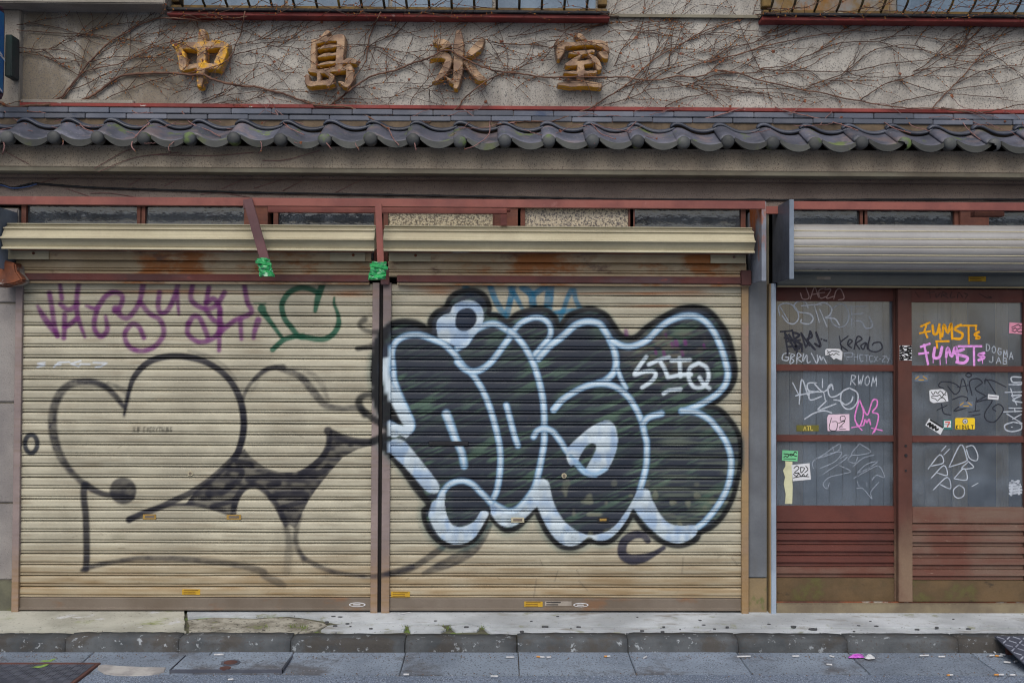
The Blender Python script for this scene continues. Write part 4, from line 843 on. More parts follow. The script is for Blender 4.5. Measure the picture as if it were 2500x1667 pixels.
for rx, par, fm in ((rect(b1, 1225, 122, 1338, 165), shL, m_slotf), (rect(b1, 1942, 125, 2065, 167), shL, m_slotf), (rect(b3, 28, 148, 140, 192), shR, m_box), (rect(b3, 768, 148, 862, 190), shR, m_ink)):
    o = decal('mail_slot', par, rx, fm, -0.0095, .004, .001); x0_, y0_, x1_, y1_ = rx
    decal('slot_flap', o, (x0_ + 5, y0_ + 3, x1_ - 5, y1_ - 3), m_rail if fm is not m_ink else m_slotf, -0.0130, .0012)
o = decal('handle_slot', shR, rect(n2, 1555, 1008, 1910, 1048), m_black, -0.009, .004, .0035)
for pxy, par in ((n1([(1695, 1296)])[0], shL), (n3([(500, 1315)])[0], shR)):
    c = U(pxy[0], pxy[1], -0.01); o = B().disc(c, .0145, .0145, -0.014, -0.008, 20).build('lock', m_box, par); B().disc(c, .008, .008, -0.0165, -0.013, 16).build('lock_core', m_rail, o)
# folded awning arms with green tape
m_tape = M('green_cloth_tape', A(52, 164, 92), A(36, 134, 80), 26.0, 0.45, 1.0, 55, patches=[(A(156, 196, 168), 30, 0.56, 0.64, (1, 1, 2.0)), (A(56, 104, 86), 24, 0.55, 0.66, None)])  # patches paint lighter and darker wrinkles into the colour
def arm(label, top, bot, w, mat, tape, tw, bend):
    t = thing('awning_arm', label, 'awning arm', 'folded awning arms')
    Y0 = -0.285
    (xa_, za_), (xb_, zb_) = U(top[0], top[1], Y0), U(bot[0], bot[1], Y0)
    d = Vector((xb_ - xa_, 0, zb_ - za_)); n_ = Vector((d.z, 0, -d.x)).normalized() * w
    b = B()
    pl = [Vector((xa_, 0, za_)) + n_, Vector((xa_, 0, za_)) - n_, Vector((xb_, 0, zb_)) - n_, Vector((xb_, 0, zb_)) + n_]
    b.prism([(p.x, p.z) for p in pl], Y0 - .012, Y0, 'y'); b.box(xa_ - w, xa_ + w, Y0, -0.262, za_ - 2 * w, za_)
    b.build('bar', mat, t, 0.002)
    tp = [U(p[0], p[1], Y0) for p in tape]
    b = B(); nn = 9
    for j in range(nn):
        f = j / (nn - 1); c = Vector((tp[0][0], 0, tp[0][1])).lerp(Vector((tp[1][0], 0, tp[1][1])), f)
        ww = tw * (0.86 + 0.22 * f) * rnd.uniform(.93, 1.06)
        b.v += [(c.x + ww * math.cos(a) + rnd.uniform(-.002, .002), Y0 - .006 + 0.020 * math.sin(a) * (1 + .2 * f) + rnd.uniform(-.007, .007), c.z + rnd.uniform(-.006, .006)) for a in np.linspace(0, 2 * math.pi, 15)[:-1]]
    b.f += [(j * 14 + k, j * 14 + (k + 1) % 14, (j + 1) * 14 + (k + 1) % 14, (j + 1) * 14 + k) for j in range(nn - 1) for k in range(14)] + [tuple(range(14)), tuple(range((nn - 1) * 14, nn * 14))]
    b.build('tape_wrap', m_tape, t)
    for q in range(3):
        f = (.15, .55, .95)[q]; c = Vector((tp[0][0], 0, tp[0][1])).lerp(Vector((tp[1][0], 0, tp[1][1])), f); s_ = rnd.choice((-1, 1)); w_ = tw * 1.05
        B().add([(c.x - w_, Y0 - .020, c.z + .006 * s_), (c.x - w_ * .3, Y0 - .034, c.z + .003), (c.x + w_ * .4, Y0 - .033, c.z - .004 * s_), (c.x + w_ * 1.12, Y0 - .016, c.z - .010 * s_), (c.x + w_ * 1.05, Y0 - .018, c.z - .010 * s_ - .016), (c.x + w_ * .35, Y0 - .032, c.z - .019), (c.x - w_ * .35, Y0 - .033, c.z - .013), (c.x - w_, Y0 - .019, c.z - .012)], [(0, 1, 6, 7), (1, 2, 5, 6), (2, 3, 4, 5)]).build('tape_fold', m_tape, t); base_at(t, (xb_, Y0, zb_)); return t
arm('slanting dark purple awning arm with green tape on its end', (605, 487), (649, 640), 0.0245, m_purple, ((643, 632), (653, 676)), 0.038, 0)
arm('upright red awning arm with green tape between the two shutters', (924, 498), (930, 645), 0.0175, m_red, ((926, 641), (920, 682)), 0.044, 0)

# ================================================================ raised shutter over the doors
ds = thing('raised_shutter', 'grey roller shutter rolled up in its housing above the sliding doors', 'shutter')
xd0 = X(1928, 600, -.28)
rc_y, rc_z = -0.165, (Z(549, -0.22, 2000) + Z(658, -0.22, 2000)) / 2
rr_ = (Z(549, -0.22, 2000) - Z(658, -0.22, 2000)) / 2 + .012
edges = [Z(v, -0.25, 1930) for v in (547, 564, 584, 604, 624, 641, 656)]
angs = [math.asin(max(-1, min(1, (e - rc_z) / rr_))) for e in edges]; angs[0] = 1.35; angs[-1] = -1.25
for i in range(6):
    a0, a1 = angs[i], angs[i + 1]; prof = []
    for k in range(9):
        f = k / 8; a = a0 + (a1 - a0) * f; r_ = rr_ + 0.006 * math.sin(math.pi * f) ** .6 - .004
        prof.append((rc_y - r_ * math.cos(a), rc_z + r_ * math.sin(a)))
    ri = rr_ - .02
    prof += [(rc_y - ri * math.cos(a1), rc_z + ri * math.sin(a1)), (rc_y - ri * math.cos(a0), rc_z + ri * math.sin(a0))]
    B().prism(prof, xd0, XR, 'x').build('rolled_slat', m_roll, ds)
    rb = rr_ - .001; a = a1
    B().tube([(xd0, rc_y - rb * math.cos(a), rc_z + rb * math.sin(a)), (XR, rc_y - rb * math.cos(a), rc_z + rb * math.sin(a))], 0.0035, 6).build('slat_seam', m_box, ds)
m_zinc = M('grey_green_rail', A(112, 116, 114), A(96, 100, 100), 2.0, 0.5, 0.05, 60, streak=(A(80, 82, 82), 0.5, (1, 10, 60)))
zr0, zr1 = Z(697, -.02, 2000), Z(661, -.02, 2000)
xdl = X(1898, 690, -.02)
B().prism([(-0.02, zr0), (-0.026, zr0 + .006), (-0.020, zr0 + .010), (-0.020, zr1 - .012), (-0.028, zr1 - .008), (-0.028, zr1), (0.0, zr1), (0.0, zr0)], xdl, XR, 'x').build('bottom_rail', m_zinc, ds)
box('rail_edge', xdl, XR, -0.024, -0.002, zr0 - .010, zr0 - .001, M('tan_rail_edge', A(150, 136, 108), None, 4, .6, .05), ds)
# steel cheek of the housing
xk0, xk1 = X(1876, 600, -.02), X(1917, 600, -.34)
zk0, zk1 = Z(681, -.3, 1900), Z(490, -.3, 1900)
box('side_plate', xd0 - .018, xd0 - .006, -0.335, -0.006, zk0, zk1, M('dark_zinc_cheek', A(92, 98, 110), A(66, 70, 80), 3.0, 0.45, 0.05, 60, patches=[(A(128, 102, 70), 3, 0.62, 0.7, (1, 1, .5))]), ds, .001)
box('side_plate_lip', xd0 - .020, xd0 + .004, -0.345, -0.335, zk0 - .004, zk1, m_plate2, ds, .0015)
o = decal('sticker', None, rect(m4_, 1840, 1003, 1995, 1048), m_yel, -0.0208); tag(o, 'yellow sticker on the grey rail above the sliding doors', 'sticker'); lines(o, rect(m4_, 1840, 1003, 1995, 1048), M('faded_print', A(120, 92, 30)), 3, -0.0223)
o = decal('sticker', None, rect(m4_, 488, 1005, 612, 1032), M('grey_label', A(150, 142, 134)), -0.0208); tag(o, 'worn grey paper label on the rail above the left sliding door', 'sticker')
# ================================================================ sliding doors
m_door = M('red_brown_door_wood', A(94, 52, 45), A(80, 45, 40), 3.0, 0.7, 0.2, 80, streak=(A(80, 46, 42), 0.5, (3, 3, 40)), patches=[(A(140, 116, 104), 34, 0.70, 0.74, (1, 1, 3))])
m_door_w = M('weathered_door_wood', A(98, 64, 55), A(108, 88, 78), 3.0, 0.8, 0.25, 80, streak=(A(96, 54, 46), 0.6, (2, 2, 30)), patches=[(A(150, 130, 116), 20, 0.64, 0.72, (.6, 1, 4))])
m_door_b = M('mossy_door_base', A(98, 80, 58), A(82, 68, 50), 5.0, 0.9, 0.3, 60, patches=[(A(86, 82, 50), 5, 0.54, 0.68, None), (A(64, 54, 44), 7, 0.6, 0.7, (1, 1, 2))])
m_stile = M('worn_stile_wood', A(88, 54, 47), A(75, 46, 41), 3.0, 0.75, 0.25, 80, streak=(A(70, 44, 38), .5, (30, 30, 2)), zone=(A(118, 98, 82), 0.62, 0.22, 1.0, 'Z', 0.5))
m_stile_b = M('bare_stile_wood', A(120, 96, 78), A(104, 82, 66), 4.0, 0.85, 0.25, 80, streak=(A(88, 70, 56), .5, (30, 30, 2)))
m_bpost = M('blue_grey_door_post', A(146, 160, 178), A(128, 140, 156), 3.0, 0.5, 0.06, 60, patches=[(A(170, 134, 76), 2.6, 0.58, 0.66, (1, 1, .4))])
m_tanstrip = M('tan_post_edge', A(150, 124, 80), A(132, 116, 96), 3.0, 0.7, 0.1, 60)
fr = thing('door_frame', 'blue grey steel post and timber sill around the sliding doors', 'door frame')
box('post', X(1883, 1050, -.03), X(1895, 1050, -.03), -0.03, 0.05, -0.004, Z(692, -.03, 1890), m_bpost, fr, 0.002)
box('post_edge', X(1879, 1050, -.02), X(1883, 1050, -.02) - .0005, -0.02, 0.05, -0.004, Z(692, -.03, 1890), m_tanstrip, fr, 0.001)
box('sill', X(1895, 1470, -.01), XR, -0.012, 0.12, -0.01, Z(1473, 0.0, 2200), M('grey_sill_wood', A(124, 114, 94), A(104, 94, 80), 5, .9, .3, 60), fr, 0.003)
for yy_ in (0.02, 0.062): box('sill_track', X(1895, 1470, -.01), XR, yy_, yy_ + .006, Z(1473, 0, 2200), Z(1470, 0, 2200), m_rust, fr)
box('door_head', X(1895, 700, .1), XR, 0.0, 0.12, Z(702, 0.05, 2200) + .006, 1.95, m_door, fr)
box('side_wall', X(2540, 1000, 0.0), XR, 0.012, 0.30, -0.02, 1.95, m_pillar, bld, 0.004)
def leaf(label, pa, pb, st0, st1, Yf, yv, boards, mats):
    """st0/st1: stile widths in px at left/right; yv: rows top rail .. bottom"""
    d = thing('sliding_door', label, 'door', 'sliding shop doors')
    pxm = (pa + pb) / 2
    zz = [Z(v, Yf, pxm) for v in yv]
    xa, xb = X(pa, 1050, Yf), X(pb, 1050, Yf)
    xi0, xi1 = X(pa + st0, 1050, Yf), X(pb - st1, 1050, Yf)
    zsplit = Z(1320, Yf, pxm)
    for (a, c) in ((xa, xi0), (xi1, xb)):
        box('stile', a, c, Yf, Yf + 0.034, zz[-1], zz[0], m_stile, d, 0.002)
    dy = 0.003
    box('top_rail', xi0, xi1, Yf + dy, Yf + .034, zz[1], zz[0], m_door, d, 0.002)
    panes = []
    for k in range(3):
        z1_, z0_ = zz[1 + 2 * k], zz[2 + 2 * k]
        panes.append(box('pane', xi0 - .004, xi1 + .004, Yf + .018, Yf + .0215, z0_ - .003, z1_ + .003, m_pane, d))
        if k < 2: box('muntin', xi0, xi1, Yf + dy, Yf + .032, zz[3 + 2 * k], z0_, m_door, d, 0.002)
    box('middle_rail', xi0, xi1, Yf + dy, Yf + .034, zz[7], zz[6], mats[0], d, 0.002)
    zb = [Z(v, Yf, pxm) for v in boards]
    for k in range(len(zb) - 1):
        z1_, z0_ = zb[k], zb[k + 1]; h = z1_ - z0_; o_ = Yf + .004
        B().prism([(o_ + .026, z1_), (o_ + .010, z1_ - .0015), (o_ + .0, z1_ - h * .06), (o_ - .001, z1_ - h * .56), (o_ + .017, z1_ - h * .60), (o_ + .012, z0_ + .003), (o_ + .026, z0_ + .003)], xi0, xi1, 'x').build('board', mats[min(k // 2, 2)] if pa < 2000 else mats[min(1, k)], d)
    box('board_backing', xi0, xi1, Yf + .030, Yf + .034, zb[-1], zb[0], m_dark, d)
    box('bottom_rail', xi0, xi1, Yf + dy, Yf + .034, zz[-1], zb[-1] - .001, m_door_b, d, 0.003)
    return d, panes
dL, pL = leaf('left sliding door with grey tags, stickers and red brown lower boards', 1884, 2200, 12, 17, 0.052, (701, 735, 890, 906, 1062, 1078, 1235, 1274, 1467), (1275, 1303, 1330, 1357, 1384, 1411), (m_door, m_door, m_door_w))
dR, pR = leaf('right sliding door with yellow and pink tags and peeling lower boards', 2193, 2528, 34, 28, 0.008, (706, 738, 893, 908, 1064, 1080, 1238, 1277, 1469), (1279, 1308, 1335, 1363, 1390, 1417), (m_door_w, m_door_w, m_door_w))
YL, YR = 0.052 + .018 - .0008, 0.008 + .018 - .0008
# keyhole, latch marks on the right door's stile
for (x, y, r) in n4([(1282, 1135, 14), (1280, 1050, 11), (1280, 1270, 10)]):
    c = U(x, y, 0.008); B().disc(c, r / 434, r / 434, 0.004, 0.0085, 14).build('keyhole', m_black, dR)
# things behind the panes
m_plank = M('grey_board', A(190, 204, 222), A(170, 184, 202), 2.0, 0.9, 0.1, 60, rand=0.15, streak=(A(132, 134, 142), 0.4, (30, 30, 2)))
m_plank_t = M('tan_board', A(176, 166, 148), A(156, 144, 130), 2.5, 0.9, 0.1, 60, streak=(A(104, 94, 84), 0.5, (30, 30, 2)))
part_ = thing('board_partition', 'vertical board partition standing behind the sliding door panes', 'partition')
x = X(1897, 1000, .16); e = X(2330, 1000, .16); i = 0
while x < e:
    w = 0.078 + rnd.uniform(-.004, .004); left = x < X(1930, 1000, .16) or x > X(2205, 1000, .16)
    box('plank', x + .003, x + w - .003, 0.160 + rnd.uniform(0, .003), 0.178, 0.35, 1.84, m_plank_t if left else m_plank, part_, .002); x += w
cur = thing('curtain', 'dark blue grey curtain hanging behind the right sliding door', 'curtain')
def drape(xa, xb, Y0, mat, name, n=80, folds=7, amp=.016):
    b = B(); zs_ = (0.35, 1.84)
    for zz_ in zs_:
        b.v += [(xa + (xb - xa) * k / n, Y0 + amp * math.sin(k / n * folds * 2 * math.pi) + amp * .4 * math.sin(k / n * folds * 5.1), zz_) for k in range(n + 1)]
    b.f += [(k, k + 1, n + 2 + k, n + 1 + k) for k in range(n)]
    return b.build(name, mat, cur, 0, True)
drape(X(2335, 1000, .15), XR, 0.16, M('blue_grey_curtain', A(92, 102, 122), A(78, 86, 106), 2.0, 0.9, 0.1, 80), 'cloth')
drape(X(2325, 1000, .12), X(2362, 1000, .12), 0.125, M('beige_curtain', A(184, 170, 142), A(166, 152, 126), 2.0, 0.9, 0.1, 80), 'cloth_edge', 30, 2, .008)
drape(X(2432, 1000, .12), X(2462, 1000, .12), 0.125, M('beige_curtain', A(150, 138, 114)), 'cloth_edge', 30, 2, .008)

# ---------------- marker and paint tags on the doors
def pen(name, col, a=1.0):
    if name in MATS: return MATS[name]
    m, N, L, P = base_mat(name); P.inputs['Base Color'].default_value = c4(col); P.inputs['Roughness'].default_value = 0.6; P.inputs['Specular IOR Level'].default_value = .3
    L.new(ramp(N, L, noise(N, L, pos(N), 60, 4, .7), 0.25, 0.6, a * 0.6, min(1, a * 1.1)), P.inputs['Alpha']); MATS[name] = m; return m
def ribbon(b, pts, w, Y):
    """flat paint stroke of width w px lying on the plane Y"""
    P = smooth([tuple(p[:2]) for p in pts], 5) if len(pts) > 2 else [np.array(p[:2], float) for p in pts]
    Q = [np.array(U(p[0], p[1], Y)) for p in P]; hw = w / 434.0 / 2; n = len(Q)
    vs = []
    for i in range(n):
        t = Q[min(i + 1, n - 1)] - Q[max(i - 1, 0)]; l = np.hypot(*t) or 1; t = t / l; nn = np.array([-t[1], t[0]])
        ext = t * hw * .5 * (-1 if i == 0 else (1 if i == n - 1 else 0))
        f = 0.75 if i in (0, n - 1) else 1
        for s_ in (1, -1): q = Q[i] + ext + nn * hw * f * s_; vs.append((q[0], Y, q[1]))
    b.add(vs, [(2 * i, 2 * i + 1, 2 * i + 3, 2 * i + 2) for i in range(n - 1)])
def word(b, s, x, y, h, Y, w, dx=None, slant=0.0, rise=0.0):
    dx = dx or h * .75
    for k, ch in enumerate(s):
        for g in glyph.get(ch, []):
            P = [(x + k * dx + gx_ * dx * .85 + slant * (1 - gy) * h, y + rise * k + gy * h) for gx_, gy in g]
            for a_, c_ in zip(P[:-1], P[1:]): ribbon(b, [a_, c_], w, Y)
def tagmark(strokes, f, w, Y, mat, parent, label, words=()):
    b = B()
    for i, s_ in enumerate(strokes):
        s_, w_ = s_ if isinstance(s_, tuple) else (s_, w)
        ribbon(b, f(s_), w_, Y - .00012 * (i % 5))
    for q in words: word(b, *q)
    o = b.build('graffiti_tag', mat, parent); o['label'] = label; return o
pw, pg, pk = pen('white_marker', A(176, 184, 196), .75), pen('faded_white_marker', A(160, 170, 186), .48), pen('black_marker', A(36, 38, 50), .95)
po, pp, pq = pen('orange_paint', A(226, 158, 20), 1.0), pen('pink_paint', A(214, 146, 216), 1.0), pen('pink_marker', A(206, 120, 190), .9)
tagmark([[(390, 1095), (420, 1190), (365, 1203), (343, 1148)], [(430, 1206), (470, 1100), (505, 1190)], [(440, 1165), (500, 1155)], [(570, 1105), (510, 1125), (520, 1195), (575, 1180)], [(515, 1150), (560, 1145)], [(560, 1120), (615, 1118), (575, 1195), (640, 1180)], [(640, 1205), (662, 1130), (702, 1115), (732, 1195), (680, 1212)]], m4_, 2.6, 0.0545, pen('grey_pink_marker', A(160, 132, 128), .85), dL, 'scratchy grey tag on the left door top rail')
tagmark([[(165, 1275), (235, 1395)], [(160, 1350), (150, 1270), (220, 1240), (300, 1280), (328, 1365), (290, 1422), (230, 1412), (180, 1350)], [(412, 1285), (385, 1228), (320, 1224), (285, 1270), (330, 1318), (425, 1335), (457, 1380), (420, 1425), (350, 1412), (352, 1385)], [(350, 1265), (440, 1255), (530, 1255)], [(465, 1250), (512, 1412)], [(515, 1295), (580, 1450)], [(480, 1255), (560, 1235), (622, 1290), (600, 1350), (565, 1370), (650, 1380), (690, 1435)]], m4_, 3.6, YL, pw, dL, 'large white rounded marker tag')
tagmark([[(690, 1245), (622, 1300), (620, 1400), (680, 1452), (750, 1430), (776, 1340), (740, 1260), (690, 1245)], [(780, 1270), (930, 1268)], [(800, 1275), (800, 1435)], [(810, 1340), (900, 1330)], [(810, 1400), (880, 1400), (930, 1465), (985, 1440), (955, 1355)]], m4_, 3.0, YL, pg, dL, 'fading end of the white marker tag')
tagmark([[(165, 35), (260, 28)], [(205, 40), (230, 210)], [(200, 90), (270, 100)], [(270, 20), (312, 205)], [(280, 40), (335, 65), (290, 110), (352, 150), (300, 195)], [(350, 45), (392, 175)], [(352, 50), (425, 160)], [(430, 30), (402, 160)], [(430, 30), (445, 80), (405, 110), (475, 195)], [(482, 40), (522, 165), (470, 140)], [(528, 100), (534, 102)], [(552, 108), (558, 110)], [(570, 114), (576, 116)]], n4, 6.0, YL, pk, dL, 'blocky black marker tag')
tagmark([[(215, 60), (300, 200)], [(240, 60), (330, 190)], [(225, 120), (340, 110)], [(230, 170), (350, 160)], [(230, 200), (228, 245)], [(312, 195), (314, 245)], [(355, 150), (357, 215)]], n4, 7.0, YL, pk, dL, 'black marker tag filling')
tagmark([[(690, 75), (712, 195)], [(770, 72), (698, 140), (765, 205)], [(775, 150), (805, 120), (780, 105), (765, 150), (800, 180)], [(822, 192), (850, 80), (892, 100), (842, 140), (872, 192)], [(925, 130), (882, 160), (905, 192), (930, 135), (942, 192)], [(962, 80), (948, 185), (1010, 215), (1070, 185), (1055, 132), (1000, 135), (985, 155)]], n4, 3.6, YL, pk, dL, 'thin black looping marker tag')
tagmark([[(250, 228), (195, 232), (182, 280), (225, 292), (240, 265), (210, 262)], [(262, 230), (250, 318), (285, 295), (262, 270), (292, 245), (262, 230)], [(310, 320), (318, 228), (350, 250), (318, 275), (355, 305)], [(370, 230), (365, 300), (400, 240), (405, 310), (435, 300)], [(440, 225), (490, 318), (492, 240)], [(500, 300), (515, 250), (530, 290), (545, 262), (575, 315)]], n4, 2.6, YL, pw, dL, 'narrow white scrawled tag')
tagmark([[(730, 230), (760, 290)], [(728, 228), (800, 222), (805, 255), (755, 262)], [(820, 230), (822, 295)], [(855, 228), (850, 295)], [(822, 262), (855, 258)], [(900, 240), (872, 245), (880, 300), (905, 290)], [(915, 245), (950, 245)], [(932, 245), (935, 300)], [(985, 250), (960, 255), (965, 300), (990, 295)], [(1000, 255), (1030, 300)], [(1030, 255), (1000, 305)], [(1060, 275), (1045, 275)], [(1070, 255), (1100, 255), (1070, 300), (1102, 300)], [(1110, 250), (1122, 280), (1142, 250), (1118, 315)]], n4, 2.2, YL, pg, dL, 'pale scratchy tag beside the white sticker')
tagmark([[(275, 490), (330, 600)], [(332, 680), (355, 460), (412, 605)], [(300, 605), (400, 585), (505, 565)], [(490, 490), (410, 496), (420, 560), (530, 572)], [(420, 560), (430, 642), (532, 610)], [(470, 500), (545, 570), (622, 512)], [(540, 455), (540, 532)], [(550, 570), (566, 650)], [(635, 552), (622, 505), (590, 530), (602, 605), (650, 612), (720, 572)], [(780, 535), (715, 570), (702, 650), (740, 715), (800, 718), (850, 660), (850, 580), (780, 535)], [(812, 612), (795, 655), (745, 685), (695, 650), (640, 640)], [(575, 650), (500, 732), (660, 676)], [(380, 812), (460, 762), (550, 738), (622, 756)]], n4, 3.6, YL, pw, dL, 'sweeping white marker tag on the middle pane')
tagmark([], n4, 2.6, YL, pw, dL, 'short white word at the top of the middle pane', [('RWOM',) + tuple(n4([(790, 420)])[0]) + (24, YL, 3.0, 17, 0.1, 1.0)])
tagmark([[(870, 640), (838, 740), (830, 820), (872, 872), (905, 760), (872, 640)], [(890, 690), (940, 775), (985, 650), (1025, 645), (1022, 700), (985, 750), (1035, 770), (1030, 840), (1002, 930)], [(800, 888), (910, 868)], [(842, 860), (892, 912)], [(975, 892), (1075, 915)], [(1015, 885), (985, 942)], [(908, 862), (920, 815), (935, 845), (955, 812), (968, 862)]], n4, 3.6, YL, pq, dL, 'pink looped marker tag')
tagmark([[(460, 1255), (455, 1190), (560, 1120), (685, 1035), (692, 1080), (630, 1120), (500, 1162)], [(500, 1160), (560, 1130), (710, 1105), (650, 1190), (520, 1250)], [(540, 1305), (740, 1170), (752, 1130), (700, 1160)], [(690, 1225), (790, 1275), (720, 1300), (600, 1330), (545, 1390), (580, 1432), (602, 1380)], [(870, 1030), (800, 1130), (970, 1105), (870, 1030)], [(800, 1130), (768, 1180), (830, 1202), (852, 1150)], [(810, 1235), (900, 1160), (1000, 1130)], [(850, 1290), (930, 1215), (1030, 1190), (930, 1260), (850, 1290)], [(815, 1340), (950, 1265), (1042, 1230), (1092, 1330), (1020, 1312), (970, 1370)], [(850, 1370), (866, 1412)], [(935, 1370), (935, 1412)], [(840, 1430), (900, 1430), (980, 1522), (970, 1460), (1040, 1375)], [(630, 1060), (650, 1120)]], n4, 2.0, YL, pg, dL, 'faint scribbled tag on the lower pane')
tagmark([[(1365, 1140), (1400, 1190)], [(1470, 1150), (1540, 1140)], [(1490, 1120), (1500, 1195)], [(1550, 1150), (1555, 1190), (1590, 1150)], [(1600, 1190), (1610, 1140), (1650, 1160), (1612, 1165), (1660, 1195)], [(1690, 1140), (1680, 1190), (1720, 1185)], [(1740, 1195), (1752, 1145), (1790, 1190)], [(1800, 1150), (1830, 1165), (1810, 1200)], [(1935, 1155), (2010, 1195), (2050, 1190), (2010, 1180)]], m4_, 2.2, 0.0105, pen('dull_black_marker', A(54, 36, 36), .8), dR, 'dull black word on the right door top rail')
tagmark([[(1415, 1448), (1495, 1412)], [(1470, 1422), (1447, 1490)], [(1405, 1508), (1500, 1490)], [(1450, 1490), (1474, 1545)], [(1520, 1435), (1530, 1512), (1562, 1505), (1582, 1425)], [(1580, 1440), (1590, 1560)], [(1605, 1540), (1622, 1430), (1655, 1505), (1685, 1420), (1695, 1560)], [(1775, 1430), (1715, 1470), (1785, 1510), (1770, 1555), (1710, 1555)], [(1745, 1440), (1912, 1440)], [(1840, 1445), (1842, 1600)], [(1935, 1495), (1895, 1520), (1940, 1545), (1905, 1555)], [(1905, 1440), (1905, 1480)], [(1550, 1580), (1665, 1578)], [(1555, 1580), (1562, 1640)]], m4_, 6.4, YR, po, dR, 'dripping orange yellow paint tag')
tagmark([[(1415, 170), (1495, 142)], [(1445, 150), (1480, 325)], [(1400, 232), (1482, 222)], [(1540, 175), (1530, 260), (1580, 260), (1605, 170)], ([(1585, 240), (1588, 330)], 2.6), [(1640, 262), (1655, 178), (1690, 255), (1725, 172), (1745, 300)], [(1800, 190), (1725, 228), (1830, 265), (1800, 312), (1730, 305)], [(1750, 165), (1955, 165)], [(1888, 168), (1890, 335)], [(1982, 225), (1930, 242), (1980, 262), (1928, 290)], ([(1525, 260), (1525, 312)], 2.6), ([(1640, 260), (1642, 318)], 2.6), ([(1965, 290), (1965, 318)], 2.6)], n4, 7.4, YR, pp, dR, 'dripping pink paint tag')
tagmark([], n4, 2.4, YR, pw, dR, 'two small white marker words', [('DOGMA',) + tuple(n4([(1998, 145)])[0]) + (17, YR, 2.8, 14, 0.0, 5.0), ('JAB',) + tuple(n4([(2025, 255)])[0]) + (15, YR, 2.8, 17, 0.0, 2.0)])
tagmark([[(1620, 540), (1575, 520), (1600, 482), (1700, 490), (1765, 540), (1720, 592), (1655, 520)], [(1760, 562), (1790, 450), (1832, 572)], [(1740, 530), (1850, 510)], [(1872, 602), (1850, 480), (1920, 452), (1962, 490), (1900, 545), (1985, 600)], [(1980, 470), (2050, 468), (2175, 528)], [(1985, 500), (2000, 460), (2085, 592)], [(1840, 402), (1815, 422), (1842, 440), (1868, 420), (1840, 402)], [(1695, 640), (1780, 610), (1832, 640), (1710, 740), (1862, 700)], [(1912, 620), (1900, 742)], [(2000, 605), (1905, 660), (2000, 640), (2052, 650), (1985, 760), (2005, 825), (2080, 832), (2150, 730), (2110, 680), (2055, 715), (2085, 742)], [(1840, 752), (1942, 735)], [(1870, 782), (1945, 770)], [(1560, 732), (1650, 690)], [(1600, 678), (1620, 760), (1682, 775)]], n4, 2.8, YR, pk, dR, 'thin black looping tag on the middle pane')
tagmark([[(2310, 440), (2225, 440), (2235, 485), (2315, 485), (2300, 505), (2200, 505)], [(2165, 575), (2320, 570)], [(2215, 540), (2235, 605)], [(2225, 600), (2270, 685)], [(2222, 605), (2312, 600), (2232, 645), (2322, 665)], [(2150, 748), (2322, 742)], [(2200, 715), (2322, 715)], [(2250, 715), (2255, 748)], [(2180, 765), (2320, 852)], [(2310, 770), (2232, 812)], [(2240, 838), (2165, 865), (2175, 910), (2240, 922), (2310, 900), (2305, 855), (2240, 838)], [(2224, 883), (2230, 884)]], n4, 3.6, YR, pw, dR, 'upright white marker tag by the door edge')
tagmark([[(1480, 1255), (1582, 1130), (1615, 1200), (1500, 1232)], [(1510, 1335), (1620, 1225), (1650, 1312), (1560, 1290)], [(1525, 1442), (1650, 1330), (1680, 1430), (1580, 1390)], [(1600, 1095), (1640, 1050)], [(1620, 1130), (1670, 1080)], [(1665, 1240), (1770, 1040), (1822, 1150), (1812, 1190), (1665, 1240)], [(1820, 1060), (1880, 1050), (1922, 1130), (1910, 1182), (1850, 1160), (1820, 1080)], [(1830, 1180), (1885, 1242), (1780, 1252), (1840, 1190)], [(1710, 1342), (1800, 1252), (1825, 1352), (1710, 1342)], [(1755, 1398), (1708, 1440), (1715, 1495), (1755, 1515), (1798, 1490), (1800, 1430), (1755, 1398)], [(1870, 1412), (1925, 1380)]], n4, 2.8, YR, pw, dR, 'white angular letters on the lower pane')
tagmark([[(2210, 1380), (2290, 1365)], [(2205, 1400), (2300, 1395)], [(2205, 1425), (2308, 1415)], [(2210, 1450), (2312, 1440)], [(2205, 1475), (2310, 1465)], [(2230, 1360), (2220, 1490)], [(2280, 1360), (2290, 1480)]], n4, 7.5, YR, pw, dR, 'white scribbled blob near the door edge')

# ---------------- stickers on the glass and stile
def sticker(label, poly, mat, Y, marks=(), mk=None, mw=1.6, words=(), group='stickers on the sliding doors'):
    o = B().prism([U(p[0], p[1], Y) for p in poly], Y - .0012, Y, 'y').build('sticker', mat); tag(o, label, 'sticker', group)
    if marks or words:
        b = B()
        for s_ in marks: ribbon(b, s_, mw, Y - .0015)
        for q in words: word(b, *q)
        b.build('print', mk or m_ink, o)
    return o
def R4(a, b_, c, d, f=n4): return f([(a, b_), (c, b_), (c, d), (a, d)])
def squig(f, a, b_, c, d, n, seed, amp=.35):
    rr = random.Random(seed); out = []
    for i in range(n):
        y = b_ + (d - b_) * (i + .5) / n
        out.append(f([(a + (c - a) * k / 7, y + (d - b_) / n * rr.uniform(-amp, amp)) for k in range(8)]))
    return out
sticker('torn white sticker with small black scrawl between two white tags', n4([(562, 200), (580, 185), (690, 188), (718, 215), (712, 288), (690, 285), (660, 270), (640, 285), (600, 240), (565, 245)]), m_paper, YL - .001, squig(n4, 580, 195, 690, 250, 2, 1), mw=2)
